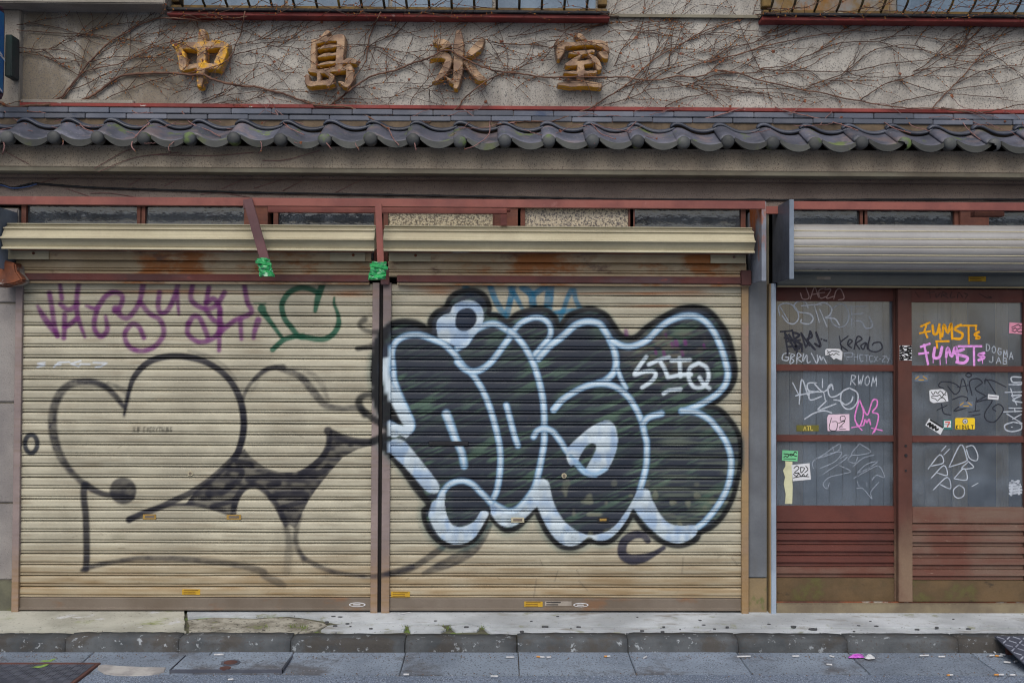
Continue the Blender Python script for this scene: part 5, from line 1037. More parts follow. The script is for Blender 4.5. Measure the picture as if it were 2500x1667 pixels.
sticker('black and white patterned sticker on the stile between the doors', R4(1226, 158, 1334, 290), m_paper, 0.0078, squig(n4, 1230, 160, 1262, 288, 6, 2) + squig(n4, 1300, 160, 1330, 288, 6, 3) + [n4([(1270, 180), (1298, 182), (1290, 212), (1268, 210)]), n4([(1268, 226), (1298, 224)]), n4([(1272, 245), (1296, 262), (1268, 270)])], mw=4)
sticker('olive sticker printed with three yellow letters on the middle pane', R4(308, 866, 506, 920), M('olive_sticker', A(104, 100, 42), A(92, 90, 38), 20, .7, 0), YL - .001, [], M('pale_yellow_print', A(206, 186, 96), None, 8, .7, 0), words=[('ATL',) + tuple(n4([(372, 874)])[0]) + (10.5, YL - .0026, 2.6, 8.5)])
sticker('pink edged white sticker with a cartoon scribble on the middle pane', n4([(595, 772), (778, 768), (780, 915), (585, 918), (580, 800)]), M('pale_pink_paper', A(214, 190, 206), A(206, 182, 200), 20, .7, 0), YL - .001, [n4([(620, 800), (600, 900), (660, 912), (670, 840), (625, 835)]), n4([(680, 850), (740, 830), (690, 890)]), n4([(700, 790), (735, 785), (740, 820), (700, 825), (700, 790)]), n4([(690, 880), (720, 880)]), n4([(690, 900), (745, 902)])], mw=1.8)
sticker('mint green sticker with black scrawl at the lower pane corner', n4([(182, 1088), (322, 1096), (316, 1188), (178, 1180)]), M('mint_paper', A(112, 190, 140), A(104, 178, 132), 20, .7, 0), YL - .001, squig(n4, 195, 1105, 312, 1150, 2, 5, .6) + [n4([(195, 1165), (300, 1168)])], mw=2.4)
sticker('white tilted sticker with bold black tag below the mint sticker', n4([(262, 1220), (424, 1204), (436, 1350), (275, 1364)]), m_paper, YL - .0012, [n4([(285, 1250), (310, 1230), (330, 1250), (290, 1290), (330, 1290)]), n4([(345, 1240), (350, 1290), (380, 1250), (345, 1240)]), n4([(390, 1230), (410, 1260), (380, 1290)]), n4([(280, 1300), (310, 1320), (330, 1295), (350, 1325), (370, 1300), (385, 1325), (410, 1300)]), n4([(280, 1335), (350, 1322), (420, 1325)])], mw=2.2)
sticker('torn cream paper strip down the left edge of the lower pane', n4([(208, 1186), (272, 1190), (268, 1300), (274, 1420), (270, 1566), (205, 1566), (212, 1480), (195, 1390), (205, 1330), (188, 1268), (210, 1230)]), M('cream_paper', A(196, 196, 164), A(184, 184, 152), 20, .8, 0), YL - .0005)
sticker('pink bordered white sticker at the right edge of the upper pane', m4_([(2204, 1410), (2345, 1422), (2345, 1518), (2200, 1508)]), M('pink_border', A(224, 150, 176), None, 20, .7, 0), YR - .001, squig(m4_, 2225, 1430, 2330, 1500, 3, 6, .5), m_ink, 2.2)
def badge(label, rx):
    sticker(label, R4(*rx), M('slate_sticker', A(96, 106, 122), A(88, 98, 114), 20, .7, 0), YR - .001, [n4([(rx[0] + 8, rx[1] + 34), (rx[0] + 40, rx[1] + 10)]), n4([(rx[0] + 78, rx[1] + 10), (rx[0] + 112, rx[1] + 34)]), n4([(rx[0] + 40, rx[1] + 42), (rx[0] + 84, rx[1] + 42)])], m_yel, 3)
badge('small slate and yellow sticker in the top corner of the middle pane', (1358, 422, 1482, 482)); badge('small slate and yellow sticker across the black tag', (1757, 655, 1881, 713))
sticker('white cut corner sticker with black handwriting left of the black tag', n4([(1490, 560), (1505, 552), (1608, 545), (1648, 575), (1660, 655), (1525, 670), (1495, 650)]), m_paper, YR - .001, squig(n4, 1508, 565, 1640, 650, 3, 8, .6), mw=2)
sticker('small white sticker with one grey printed word', n4([(2014, 590), (2110, 602), (2105, 642), (2010, 634)]), m_paper, YR - .001, [n4([(2025, 612), (2095, 620)])], M('faded_grey_print', A(120, 120, 130), None, 8, .7, 0), 3)
sticker('tilted black and white sticker with white brush lettering', n4([(1490, 806), (1620, 890), (1590, 952), (1455, 866)]), m_paper, YR - .0012, [n4([(1500, 820), (1610, 888)]), n4([(1475, 862), (1500, 848), (1495, 880), (1522, 862), (1520, 895), (1545, 878), (1550, 910), (1572, 900)])], mw=5)
s7 = sticker('small green framed sticker with a red number seven', R4(1612, 818, 1694, 906), M('seven_green', A(56, 112, 108), None, 20, .7, 0), YR - .001)
B().prism([U(p[0], p[1], YR - .0022) for p in R4(1622, 828, 1684, 886)], YR - .0026, YR - .0022, 'y').build('print', m_paper, s7)
b = B(); ribbon(b, n4([(1634, 840), (1672, 840)]), 3.4, YR - .003); ribbon(b, n4([(1670, 842), (1652, 880)]), 3.8, YR - .0031); b.build('print', M('seven_red', A(206, 70, 50), None, 20, .7, 0), s7)
b = B(); ribbon(b, n4([(1626, 860), (1680, 860)]), 2.2, YR - .0033); b.build('print', M('seven_green', A(56, 112, 108)), s7)
sk = sticker('bright yellow sticker printed with six black capital letters', n4([(1728, 802), (1888, 802), (1896, 810), (1896, 896), (1888, 904), (1728, 904), (1720, 896), (1720, 810)]), M('bright_yellow_paper', A(232, 190, 36), A(222, 180, 30), 20, .6, 0), YR - .001, words=[('KIDULT',) + tuple(n4([(1730, 868)])[0]) + (8.6, YR - .0026, 2.4, 7.4)])
c = U(*n4([(1808, 832)])[0], YR); B().disc(c, .0155, .0155, YR - .0028, YR - .0022, 18).build('print', M('badge_blue', A(80, 100, 120), None, 20, .7, 0), sk); B().disc(c, .011, .011, YR - .0034, YR - .0028, 18).build('print', m_paper, sk); B().disc((c[0], c[1] - .001), .006, .004, YR - .004, YR - .0034, 14).build('print', m_ink, sk)

# ================================================================ gilded sign characters
def gilt(name, amt):
    m, N, L, P = base_mat(name); v = pos(N)
    wood = mixc(N, L, ramp(N, L, noise(N, L, v, 12, 5), .35, .65), A(164, 136, 108), A(112, 88, 72))
    wood = mixc(N, L, ramp(N, L, noise(N, L, v, 30, 4), .58, .7), wood, A(70, 50, 44))
    sep = N.new('ShaderNodeSeparateXYZ'); L.new(N.new('ShaderNodeNewGeometry').outputs['Normal'], sep.inputs[0])
    down = ramp(N, L, sep.outputs['Z'], -0.62, -0.95, 0.0, 0.7)
    n_ = noise(N, L, v, 18, 5, .7)
    f = ramp(N, L, mul(N, L, mul(N, L, down, amt, 'ADD'), mul(N, L, n_, 0.9), 'ADD'), 0.72, 0.86)
    col = mixc(N, L, f, wood, mixc(N, L, noise(N, L, v, 40), A(222, 172, 30), A(182, 128, 26)))
    L.new(col, P.inputs['Base Color']); P.inputs['Roughness'].default_value = .65
    bn = N.new('ShaderNodeBump'); bn.inputs['Strength'].default_value = .5; bn.inputs['Distance'].default_value = .004; L.new(noise(N, L, v, 60, 5), bn.inputs['Height']); L.new(bn.outputs['Normal'], P.inputs['Normal'])
    return m
g_a, g_b = gilt('worn_gilding_heavy', 0.31), gilt('worn_gilding_light', 0.10)
def letter(label, f, strokes, mat, YB=0.028, H=0.062):
    S = [f(s_) for s_ in strokes]
    allp = np.array([p for s_ in S for p in s_])
    x0_, x1_ = allp[:, 0].min() - 16, allp[:, 0].max() + 16; y0_, y1_ = allp[:, 1].min() - 16, allp[:, 1].max() + 16
    st = 1.0; gx_, gy = np.meshgrid(np.arange(x0_, x1_, st), np.arange(y0_, y1_, st)); best = np.full(gx_.shape, 1e9)
    for s_ in S:
        P = np.array(smooth(s_, 5) if len(s_) > 2 else s_)
        for a, c in zip(P[:-1], P[1:]):
            d = c - a; t = np.clip(((gx_ - a[0]) * d[0] + (gy - a[1]) * d[1]) / (d[0] ** 2 + d[1] ** 2 + 1e-9), 0, 1)
            best = np.minimum(best, np.hypot(gx_ - a[0] - t * d[0], gy - a[1] - t * d[1]) - (a[2] + t * d[2]))
    wob = sum(np.sin(gx_ * k1 + p1) * np.cos(gy * k2 + p2) for k1, k2, p1, p2 in ((.21, .17, 1, 2), (.43, .37, 4, 1), (.11, .5, 2, 5))) * 0.35
    d = -(best + wob); ins = d > 0
    h = np.where(ins, 0.50 + 0.50 * np.clip(d / 2.6, 0, 1) ** .6 + (nrs.rand(*d.shape) - .5) * 0.035 * (d > 2.5), 0.0)
    ny_, nx_ = gx_.shape; idx = -np.ones(gx_.shape, int); vs = []; fs = []
    keep = np.zeros(gx_.shape, bool)
    cell = ins[:-1, :-1] | ins[1:, :-1] | ins[:-1, 1:] | ins[1:, 1:]
    for a, c in ((0, 0), (1, 0), (0, 1), (1, 1)): keep[a:ny_ - 1 + a, c:nx_ - 1 + c] |= cell
    # pull the rim vertices onto the outline
    gyx, gxx = np.gradient(d)
    for i, j in zip(*np.nonzero(keep)):
        px_, py_ = gx_[i, j], gy[i, j]
        if not ins[i, j]:
            px_ -= gxx[i, j] * d[i, j] * .9; py_ -= gyx[i, j] * d[i, j] * .9
        X_, Z_ = U(px_, py_, YB - H * .5); idx[i, j] = len(vs); vs.append((X_, YB - H * h[i, j], Z_))
    for i, j in zip(*np.nonzero(cell)): fs.append((idx[i, j], idx[i + 1, j], idx[i + 1, j + 1], idx[i, j + 1]))
    me = bpy.data.meshes.new('sign_character'); me.from_pydata(vs, [], fs); me.polygons.foreach_set('use_smooth', [True] * len(fs))
    bm = bmesh.new(); bm.from_mesh(me); bmesh.ops.recalc_face_normals(bm, faces=bm.faces)
    if sum(f_.normal.y for f_ in bm.faces) > 0: bmesh.ops.reverse_faces(bm, faces=bm.faces)
    bm.to_mesh(me); bm.free()
    o = put('sign_character', me, mat); tag(o, label, 'sign character', 'gilded sign characters'); return o
letter('brightest gilded character, leftmost of four, shaped like a box on a post', r1, [[(1810, 300, 34), (1810, 400, 48), (1805, 520, 46), (1800, 650, 45), (1790, 770, 30)], [(1565, 420, 22), (1640, 420, 38), (1800, 425, 42), (1960, 410, 42), (2030, 425, 22)], [(1595, 425, 36), (1630, 520, 42), (1640, 610, 40), (1650, 640, 20)], [(2020, 425, 36), (1985, 510, 46), (1950, 590, 45), (1960, 625, 20)], [(1650, 625, 28), (1730, 605, 30), (1820, 600, 34), (1960, 612, 28)]], g_a)
letter('second gilded character, with five stacked bars and a hooked foot', r2, [[(660, 308, 30), (600, 370, 26), (545, 385, 14)], [(540, 385, 28), (535, 500, 30), (540, 640, 32)], [(560, 392, 24), (680, 362, 30), (780, 352, 42)], [(782, 365, 44), (775, 480, 42), (765, 590, 40)], [(580, 452, 14), (650, 432, 24), (735, 428, 20)], [(580, 522, 14), (650, 506, 24), (735, 498, 20)], [(575, 598, 12), (650, 578, 22), (735, 572, 18)], [(505, 640, 25), (600, 652, 26), (730, 632, 28), (840, 622, 30)], [(850, 615, 36), (862, 690, 42), (830, 765, 36), (765, 745, 14)], [(795, 578, 20), (850, 556, 32), (900, 562, 28)], [(480, 690, 22), (492, 755, 32), (560, 760, 28), (680, 740, 30), (695, 695, 28), (650, 665, 20)], [(585, 660, 22), (585, 740, 24)], [(665, 772, 20), (718, 757, 16)]], g_b)
letter('third gilded character, a post with four spreading strokes', r2, [[(1825, 305, 30), (1825, 400, 48), (1822, 550, 48), (1815, 680, 46), (1800, 785, 28)], [(1615, 385, 26), (1685, 398, 42), (1730, 420, 26), (1645, 465, 8)], [(1575, 540, 12), (1680, 505, 36), (1735, 545, 36), (1700, 640, 40), (1640, 715, 26), (1592, 744, 8)], [(2035, 375, 26), (2000, 422, 44), (1940, 480, 36), (1890, 520, 18)], [(1880, 565, 20), (1940, 625, 42), (2000, 700, 40), (2055, 720, 22)], [(1705, 692, 10), (1750, 730, 22), (1800, 765, 24)]], g_b)
letter('rightmost gilded character, a roof shape over stacked bars', r3, [[(605, 325, 18), (642, 342, 34), (680, 362, 18)], [(445, 405, 36), (560, 412, 28), (650, 402, 28), (760, 397, 32), (850, 412, 36), (880, 465, 26)], [(472, 425, 42), (462, 480, 40), (450, 535, 18)], [(800, 482, 10), (850, 502, 38), (880, 535, 14)], [(545, 490, 14), (620, 487, 26), (755, 472, 22)], [(650, 505, 14), (590, 550, 28), (525, 588, 20)], [(525, 590, 22), (640, 577, 28), (755, 562, 26)], [(722, 505, 20), (780, 552, 30), (808, 618, 32)], [(645, 600, 38), (645, 680, 36), (645, 735, 36)], [(505, 662, 16), (620, 662, 24), (775, 657, 20)], [(455, 762, 20), (560, 762, 34), (680, 757, 34), (815, 776, 28)]], g_b)

# ================================================================ creeper stems
m_vine = M('dry_creeper_stem', A(108, 80, 66), A(82, 60, 52), 14, 0.9, 0.3, 60)
m_vine_d = M('dark_creeper_twig', A(86, 64, 54), A(68, 50, 44), 14, 0.9, 0.2, 60)
m_vine_p = M('pale_pink_tendril', A(136, 104, 102), A(112, 82, 80), 14, 0.9, 0.2, 60)
m_bud = M('ochre_bud', A(156, 104, 44), A(130, 70, 44), 30, 0.8, 0)
m_leaf = M('dry_orange_leaf', A(128, 80, 52), A(100, 60, 48), 40, 0.8, 0.2)
LB = [(r1([(1540, 280), (2070, 800)])), (r2([(440, 280), (930, 810)])), (r2([(1560, 280), (2090, 810)])), (r3([(400, 300), (920, 820)]))]
def wall_y(px, py, lift=0.0):
    y = 0.040
    if px < 54: y = 0.002
    for (a, c) in LB:
        fx = min(px - a[0], c[0] - px) / 14.0; fy = min(py - a[1], c[1] - py) / 14.0
        f = max(0, min(1, fx + 1)) * max(0, min(1, fy + 1)); y = min(y, 0.040 - 0.082 * f)
    if py > 256:
        f = (py - 256)
        tgt = 0.008 if py < 266 else (-0.04 if py < 285 else -0.062 - max(0, py - 298) * 0.0033)
        y = min(y, tgt)
    if py < 47 and (390 < px < 1490 or px > 1850): y = min(y, -0.085 - lift)
    return y - lift
def stem_pts(pts, n=5, lift=0.004):
    P = smooth(pts, n); out = []; prev = None
    for k, p in enumerate(P):
        px, py = p[0] + rnd.uniform(-.7, .7), p[1] + rnd.uniform(-.9, .9)
        Y = wall_y(px, py, lift)
        if prev is not None: Y = prev + max(-.030, min(.030, Y - prev))
        prev = Y
        x_, z_ = U(px, py, Y); out.append((x_, Y, z_))
    return P, out
mains = []
def V(w, *segs):
    pts = []
    for s_ in segs: pts += s_
    mains.append((w, pts))
V(7.5, r1([(-60, 880), (0, 912), (100, 958), (250, 942), (400, 936), (560, 922), (700, 905), (800, 862), (900, 800), (1050, 690), (1200, 662), (1400, 650), (1550, 655), (1700, 670), (1800, 665), (1900, 710), (2050, 750), (2200, 775)]), r2([(0, 772), (150, 810), (290, 846), (400, 890), (520, 930), (640, 945), (760, 950), (870, 962), (960, 1010), (1080, 1080), (1200, 1150)]))
V(5, r1([(300, 935), (520, 880), (600, 800), (700, 680), (790, 560), (900, 450), (1000, 360), (1130, 290), (1250, 220), (1400, 170), (1550, 165), (1800, 190), (2000, 175), (2200, 150)]))
V(3.4, r1([(520, 920), (620, 800), (740, 650), (900, 600), (1050, 575), (1200, 510), (1350, 430), (1480, 385), (1600, 370)]))
V(2.6, r1([(880, 920), (1050, 830), (1200, 780), (1350, 720), (1500, 690), (1640, 650)])); V(2.6, r1([(620, 800), (750, 760), (900, 680), (1050, 620), (1300, 600), (1450, 570), (1560, 480)]))
V(2.2, r1([(150, 220), (300, 215), (500, 245), (700, 300), (900, 330)])); V(2.4, r1([(140, 420), (300, 440), (450, 440), (600, 460), (700, 510), (780, 560)])); V(2.2, r1([(150, 270), (400, 290), (800, 310), (1060, 340), (1250, 375), (1480, 440)])); V(2.0, r1([(140, 460), (330, 490), (480, 520), (700, 550), (850, 575), (1050, 580)]))
V(3.2, r1([(2180, 100), (2150, 280), (2100, 400), (2070, 480), (1990, 560), (1850, 610), (1650, 660)])); V(2.4, r1([(2080, 490), (2200, 460), (2334, 430)]), r2([(150, 415), (300, 418), (450, 440), (520, 400)])); V(2, r1([(2100, 410), (2250, 370), (2334, 350)]), r2([(150, 342), (300, 330), (440, 270), (500, 240)])); V(2, r1([(2090, 550), (2200, 580), (2334, 560)]), r2([(250, 640), (450, 655)])); V(2.4, r1([(1800, 920), (1950, 860), (2100, 840), (2334, 810)])); V(2, r1([(1880, 930), (2050, 900), (2200, 890), (2334, 850)]))
V(5.2, r2([(690, 930), (800, 850), (900, 770), (1050, 680), (1250, 630), (1400, 570), (1500, 540), (1600, 500), (1660, 460), (1740, 450), (1830, 500), (1950, 560), (2100, 620), (2250, 650)]), r3([(0, 645), (150, 665), (300, 690), (450, 690), (700, 685), (900, 690), (1050, 690), (1200, 715), (1350, 710), (1500, 680), (1650, 690), (1750, 670), (1850, 630), (1980, 640), (2080, 660), (2180, 700)]), r4([(0, 720), (150, 755), (350, 800), (550, 830), (700, 870), (880, 900), (1050, 935), (1300, 965), (1550, 965), (1700, 985), (1850, 1000)]))
V(3.4, r2([(1130, 110), (1080, 210), (1030, 330), (1010, 450), (990, 560), (900, 690), (800, 850)])); V(2.2, r2([(1360, 200), (1250, 330), (1160, 450), (1110, 520)])); V(2.2, r2([(830, 405), (1000, 400), (1150, 430), (1350, 470), (1500, 520)])); V(2, r2([(1070, 390), (1250, 310), (1400, 290), (1560, 250)])); V(2.2, r2([(1100, 450), (1250, 540), (1330, 600), (1560, 690)])); V(2.2, r2([(940, 780), (1150, 740), (1400, 745), (1580, 740)]))
V(3.6, r2([(2334, 640), (2200, 660), (2080, 720), (1980, 790), (1870, 880), (1830, 940), (1750, 1000), (1600, 1070), (1520, 1090), (1450, 1030), (1340, 990), (1200, 1030), (1080, 1020)])); V(2, r2([(1390, 930), (1430, 850), (1560, 780), (1700, 690)])); V(2, r2([(800, 880), (1000, 885), (1200, 870), (1340, 850), (1450, 880), (1700, 945)])); V(2, r2([(2000, 330), (2150, 380), (2334, 400)]), r3([(150, 402), (280, 385), (420, 360), (540, 340)])); V(2, r2([(1560, 800), (1568, 940)]))
V(2.4, r3([(0, 650), (180, 570), (300, 540), (400, 530)])); V(2.2, r3([(0, 330), (200, 300), (350, 265), (500, 270), (700, 260), (850, 200), (950, 130), (1100, 60), (1200, 0)]))
V(4.2, r3([(-100, 1110), (150, 1082), (350, 1085), (500, 1050), (620, 1000), (740, 960), (850, 890), (1050, 760), (1200, 620), (1350, 500), (1550, 390), (1700, 300), (1850, 240), (2000, 200), (2150, 150), (2334, 110)])); V(3, r3([(1500, 660), (1650, 590), (1850, 530), (2050, 490), (2200, 440), (2334, 400)])); V(2.2, r3([(950, 590), (1050, 560), (1250, 500), (1400, 440), (1550, 440), (1750, 450)])); V(2.4, r3([(850, 940), (1000, 900), (1150, 850), (1250, 800), (1450, 780), (1650, 760), (1750, 780), (1900, 790), (2050, 770)])); V(2.8, r3([(1400, 950), (1550, 880), (1700, 850), (1850, 810), (2000, 820), (2334, 840)])); V(2.2, r3([(950, 590), (1010, 450), (1080, 390), (1190, 290), (1230, 250), (1400, 215), (1550, 190)])); V(2, r3([(970, 160), (1050, 250), (1190, 290), (1300, 330), (1370, 400)])); V(2, r3([(840, 320), (960, 270), (1150, 290), (1350, 300), (1550, 350)])); V(2.2, r3([(1250, 620), (1420, 590), (1440, 500), (1500, 400), (1550, 250), (1600, 180)])); V(2.2, r3([(1550, 390), (1700, 320), (1900, 290), (2100, 320), (2334, 330)])); V(2, r3([(1900, 230), (2100, 270), (2334, 290)])); V(2.4, r3([(1020, 780), (1200, 720), (1400, 620), (1700, 560), (2000, 440), (2334, 340)]))
V(3.2, r3([(1750, 560), (2000, 500), (2200, 440)]), r4([(0, 415), (200, 375), (400, 330), (600, 300), (780, 280), (880, 250), (960, 215), (1100, 225), (1220, 205)])); V(2.8, r3([(1750, 700), (1900, 660), (2100, 655), (2250, 640)]), r4([(0, 610), (200, 590), (350, 520), (480, 470), (600, 410), (740, 380), (940, 370), (1100, 390), (1250, 430), (1450, 450), (1600, 490), (1850, 500), (2000, 490)])); V(2.6, r3([(1850, 632), (2050, 655), (2200, 650)]), r4([(0, 625), (300, 630), (600, 640), (750, 640), (850, 680), (1100, 690), (1350, 680), (1550, 680), (1800, 690), (2000, 680)])); V(2.8, r4([(400, 780), (550, 720), (700, 670), (800, 600), (900, 510), (1000, 450), (1120, 420), (1300, 400), (1450, 430)])); V(2.8, r4([(880, 890), (1000, 810), (1120, 740), (1300, 690), (1450, 620), (1600, 520), (1800, 420), (1950, 350), (2100, 310)])); V(2.6, r4([(1120, 740), (1230, 720), (1350, 760), (1450, 790), (1600, 830), (1750, 840), (1950, 860), (2200, 870)])); V(3.2, r4([(1520, 960), (1620, 850), (1700, 770), (1800, 670), (1900, 550), (2000, 450), (2150, 390), (2334, 370), (2500, 330)])); V(2.6, r4([(1150, 930), (1300, 890), (1500, 850), (1700, 800), (1900, 770), (2150, 740), (2334, 680), (2500, 640)])); V(2.2, r3([(1500, 722), (1650, 745), (1900, 760), (2150, 785)]), r4([(0, 790), (250, 790), (500, 740), (700, 700), (850, 690)])); V(2.2, r3([(1900, 790), (2150, 815)]), r4([(0, 830), (200, 835), (350, 870), (550, 860)])); V(2.6, r4([(750, 640), (900, 620), (1100, 570), (1300, 550), (1430, 540), (1600, 490), (1750, 420), (2000, 380)])); V(3, r4([(1600, 960), (1900, 1000), (2100, 980), (2250, 940), (2334, 930), (2500, 900)])); V(2.4, r4([(1350, 640), (1500, 610), (1700, 600), (1850, 560), (2050, 540), (2250, 470), (2334, 440)])); V(2.4, r4([(1700, 760), (1950, 640), (2100, 620), (2334, 590)])); V(2.2, r3([(1700, 480), (1900, 440), (2150, 390)]), r4([(0, 350), (250, 270), (500, 150), (650, 60), (800, -20)])); V(2.2, r4([(1350, 640), (1480, 560), (1600, 430), (1700, 330), (1850, 260), (2050, 180), (2200, 60)])); V(2, r4([(960, 360), (1150, 330), (1350, 320), (1550, 350), (1800, 350), (2050, 300)])); V(2, r4([(100, 640), (350, 560), (560, 480), (700, 470)])); V(2, r4([(0, 300), (150, 250), (300, 180), (520, 140)]))
vines = [thing('climbing_vine', 'bare brown creeper with a thick stem spreading from the lower left of the sign wall', 'vine', 'leafless creepers'), thing('climbing_vine', 'dense web of bare reddish creeper twigs on the wall right of the characters', 'vine', 'leafless creepers'), thing('climbing_vine', 'thin pale creeper tendrils trailing over the roof tiles and fascia', 'vine', 'leafless creepers')]
TW = [B(), B(), B()]; BD = [B(), B(), B()]; LF = [B(), B(), B()]
PXM = 434.0
def bud(k, p, s):
    x_, y_, z_ = p; a = rnd.uniform(0, 6.28)
    BD[k].tube([(x_, y_, z_), (x_ + s * math.cos(a), y_ - s * .6, z_ + abs(s * math.sin(a)))], [s * .45, s * .12], 4)
def dryleaf(k, p, s):
    x_, y_, z_ = p; b_ = LF[k]; pts = []
    a0 = rnd.uniform(0, 6.28)
    for q in range(7):
        a = a0 + q * 6.283 / 7; r_ = s * rnd.uniform(.5, 1.15); pts.append((x_ + r_ * math.cos(a), y_ - .006 - rnd.uniform(0, .008), z_ + r_ * math.sin(a)))
    c_ = (x_, y_ - .012, z_); b_.add([c_] + pts, [(0, q + 1, (q + 1) % 7 + 1) for q in range(7)])
def shoot(k, px, py, ang, length, w, depth=0):
    pts = [(px, py)]; a = ang; n = max(3, int(length / 13))
    for i in range(n):
        a += rnd.gauss(0, .13); a = a * .94 + ang * .06
        px += 13 * math.cos(a); py -= 13 * math.sin(a)
        if py > 262 or py < -60 or px < 20 or px > 2620: break
        pts.append((px, py))
    if len(pts) < 3: return
    P, W3 = stem_pts(pts, 2, .003)
    TW[k].tube(W3, [max(.0011, w / PXM / 2 * (1 - .55 * i / len(W3))) for i in range(len(W3))], 4)
    for i in range(2, len(W3), 2):
        if rnd.random() < .42: bud(k, W3[i], rnd.uniform(.005, .0095))
        if rnd.random() < .02: dryleaf(k, W3[i], rnd.uniform(.005, .011))
        if depth < 1 and rnd.random() < .13: shoot(k, P[i][0], P[i][1], ang + rnd.choice((-1, 1)) * rnd.uniform(.4, .9), length * rnd.uniform(.3, .6), w * .75, depth + 1)
for w, pts in mains:
    k = 0 if np.mean([p[0] for p in pts]) < 1290 else 1
    P, W3 = stem_pts(pts, 6)
    rad = [w * (0.98 if w < 5 else 0.95) / PXM / 2 * (1 - .40 * i / len(W3)) * rnd.uniform(.9, 1.12) for i in range(len(W3))]
    B().tube(W3, rad, 6).build('stem', m_vine if w > 3 else m_vine_d, vines[k], 0, True)
    for i in range(3, len(W3), 3):
        if rnd.random() < .30 and w < 5: bud(k, W3[i], rnd.uniform(.005, .010))
        if rnd.random() < .02: dryleaf(k, W3[i], rnd.uniform(.006, .012))
        if rnd.random() < (.22 if P[i][0] < 1250 else .17) and P[i][1] < 258:
            j = min(i + 2, len(P) - 1); a = math.atan2(-(P[j][1] - P[i][1]), P[j][0] - P[i][0])
            shoot(k, P[i][0], P[i][1], a + rnd.choice((-1, 1)) * rnd.uniform(.15, .55), rnd.uniform(60, 230), rnd.uniform(1.6, 2.3))
for q_ in range(30): shoot(0, 60 + q_ * 46 + rnd.uniform(-20, 20), rnd.uniform(60, 250), rnd.choice((.45, .25, -.2, .1)) + rnd.gauss(0, .15), rnd.uniform(140, 340), 1.9)
for _ in range(16): shoot(1, 1480 + _ * 62 + rnd.uniform(-25, 25), rnd.uniform(50, 250), rnd.choice((.5, .35, -.25, .8)) + rnd.gauss(0, .15), rnd.uniform(120, 320), 2.0)
for _ in range(26): shoot(0 if _ < 18 else 1, rnd.uniform(390, 1500) if _ < 18 else rnd.uniform(1860, 2480), rnd.uniform(8, 46), rnd.choice((.1, 3.0, -.15, .5, 2.7)), rnd.uniform(80, 260), 2.2)
# tendrils over the tiles
def tend(pts, w, mat=None, lift=.006):
    P = smooth(pts, 4); W3 = []
    for p in P:
        px, py = p[0] + rnd.uniform(-1, 1), p[1] + rnd.uniform(-1, 1)
        if py < 300: Y = -0.062 if py > 268 else 0.005
        elif py < 352: Y = -0.085 - (py - 300) * 0.0037
        elif py < 372: Y = -0.285
        else: Y = -0.163
        x_, z_ = U(px, py, Y); W3.append((x_, Y, z_))
    return W3
for f, pts, w in ((r1, [(0, 960), (80, 1030), (150, 1070), (230, 1110)], 2.6), (r1, [(250, 990), (400, 1010), (560, 1080), (620, 1110)], 2.2), (r1, [(460, 1170), (560, 1240), (560, 1290)], 2.2), (r1, [(0, 1230), (40, 1300), (20, 1370)], 3), (r1, [(1350, 1080), (1250, 1170), (1170, 1280), (1200, 1350)], 3), (r1, [(1550, 1260), (1500, 1310), (1520, 1360)], 2.2), (r1, [(1620, 1000), (1700, 1100), (1850, 1160), (1960, 1220)], 2.6), (r1, [(700, 1090), (760, 1150), (870, 1190), (860, 1260)], 2.4), (r1, [(1180, 990), (1300, 1060), (1330, 1120)], 2), (r2, [(170, 960), (250, 1080), (330, 1150), (450, 1200)], 2.4), (r2, [(600, 1180), (640, 1270), (690, 1330)], 3), (r2, [(1420, 1190), (1430, 1280), (1445, 1340)], 3), (r2, [(1200, 1150), (1240, 1230), (1290, 1300)], 2.4), (r2, [(2100, 1080), (2090, 1200), (1980, 1290), (1880, 1330)], 2.2), (r2, [(60, 1260), (70, 1320), (40, 1370)], 2.2), (r2, [(900, 1280), (935, 1340)], 2), (r2, [(1870, 980), (2000, 1060), (2180, 1090), (2334, 1100)], 2.4), (r3, [(850, 1080), (1000, 1090), (1180, 1080), (1450, 1080), (1650, 1080), (1900, 1020), (2100, 960)], 3), (r3, [(760, 1190), (800, 1220), (770, 1280)], 3), (r3, [(960, 1240), (830, 1190), (740, 1100)], 2), (r3, [(1300, 1090), (1180, 1060), (1060, 1160)], 2.2), (r4, [(120, 960), (300, 1010), (520, 1060), (700, 1110), (860, 1160)], 2.6), (r4, [(620, 1000), (560, 1060), (520, 1110)], 2), (r4, [(1080, 1090), (1200, 1150), (1330, 1190)], 2.4), (r4, [(1290, 1060), (1330, 1120), (1500, 1170)], 2), (r4, [(1760, 1060), (1850, 1170), (1950, 1250)], 2.2), (r4, [(1650, 1080), (1800, 1060), (1960, 1120)], 2)):
    W3 = tend(f(pts), w); B().tube(W3, [w / PXM / 2 * 1.05] * len(W3), 5).build('stem', m_vine_p, vines[2], 0, True)
    for p in W3[::3]:
        if rnd.random() < .5: bud(2, p, .007)
for _ in range(46):
    px, py = rnd.uniform(0, 2500), rnd.uniform(268, 325); a = rnd.choice((0, 3.14)) + rnd.gauss(-.2, .35); pts = [(px, py)]
    for i in range(rnd.randint(3, 8)):
        a += rnd.gauss(0, .3); px += 16 * math.cos(a); py = min(350, py - 10 * math.sin(a)); pts.append((px, py))
    W3 = tend(pts, 1.6); TW[2].tube(W3, .0017, 4)
    if rnd.random() < .4: dryleaf(2, W3[-1], rnd.uniform(.006, .012))
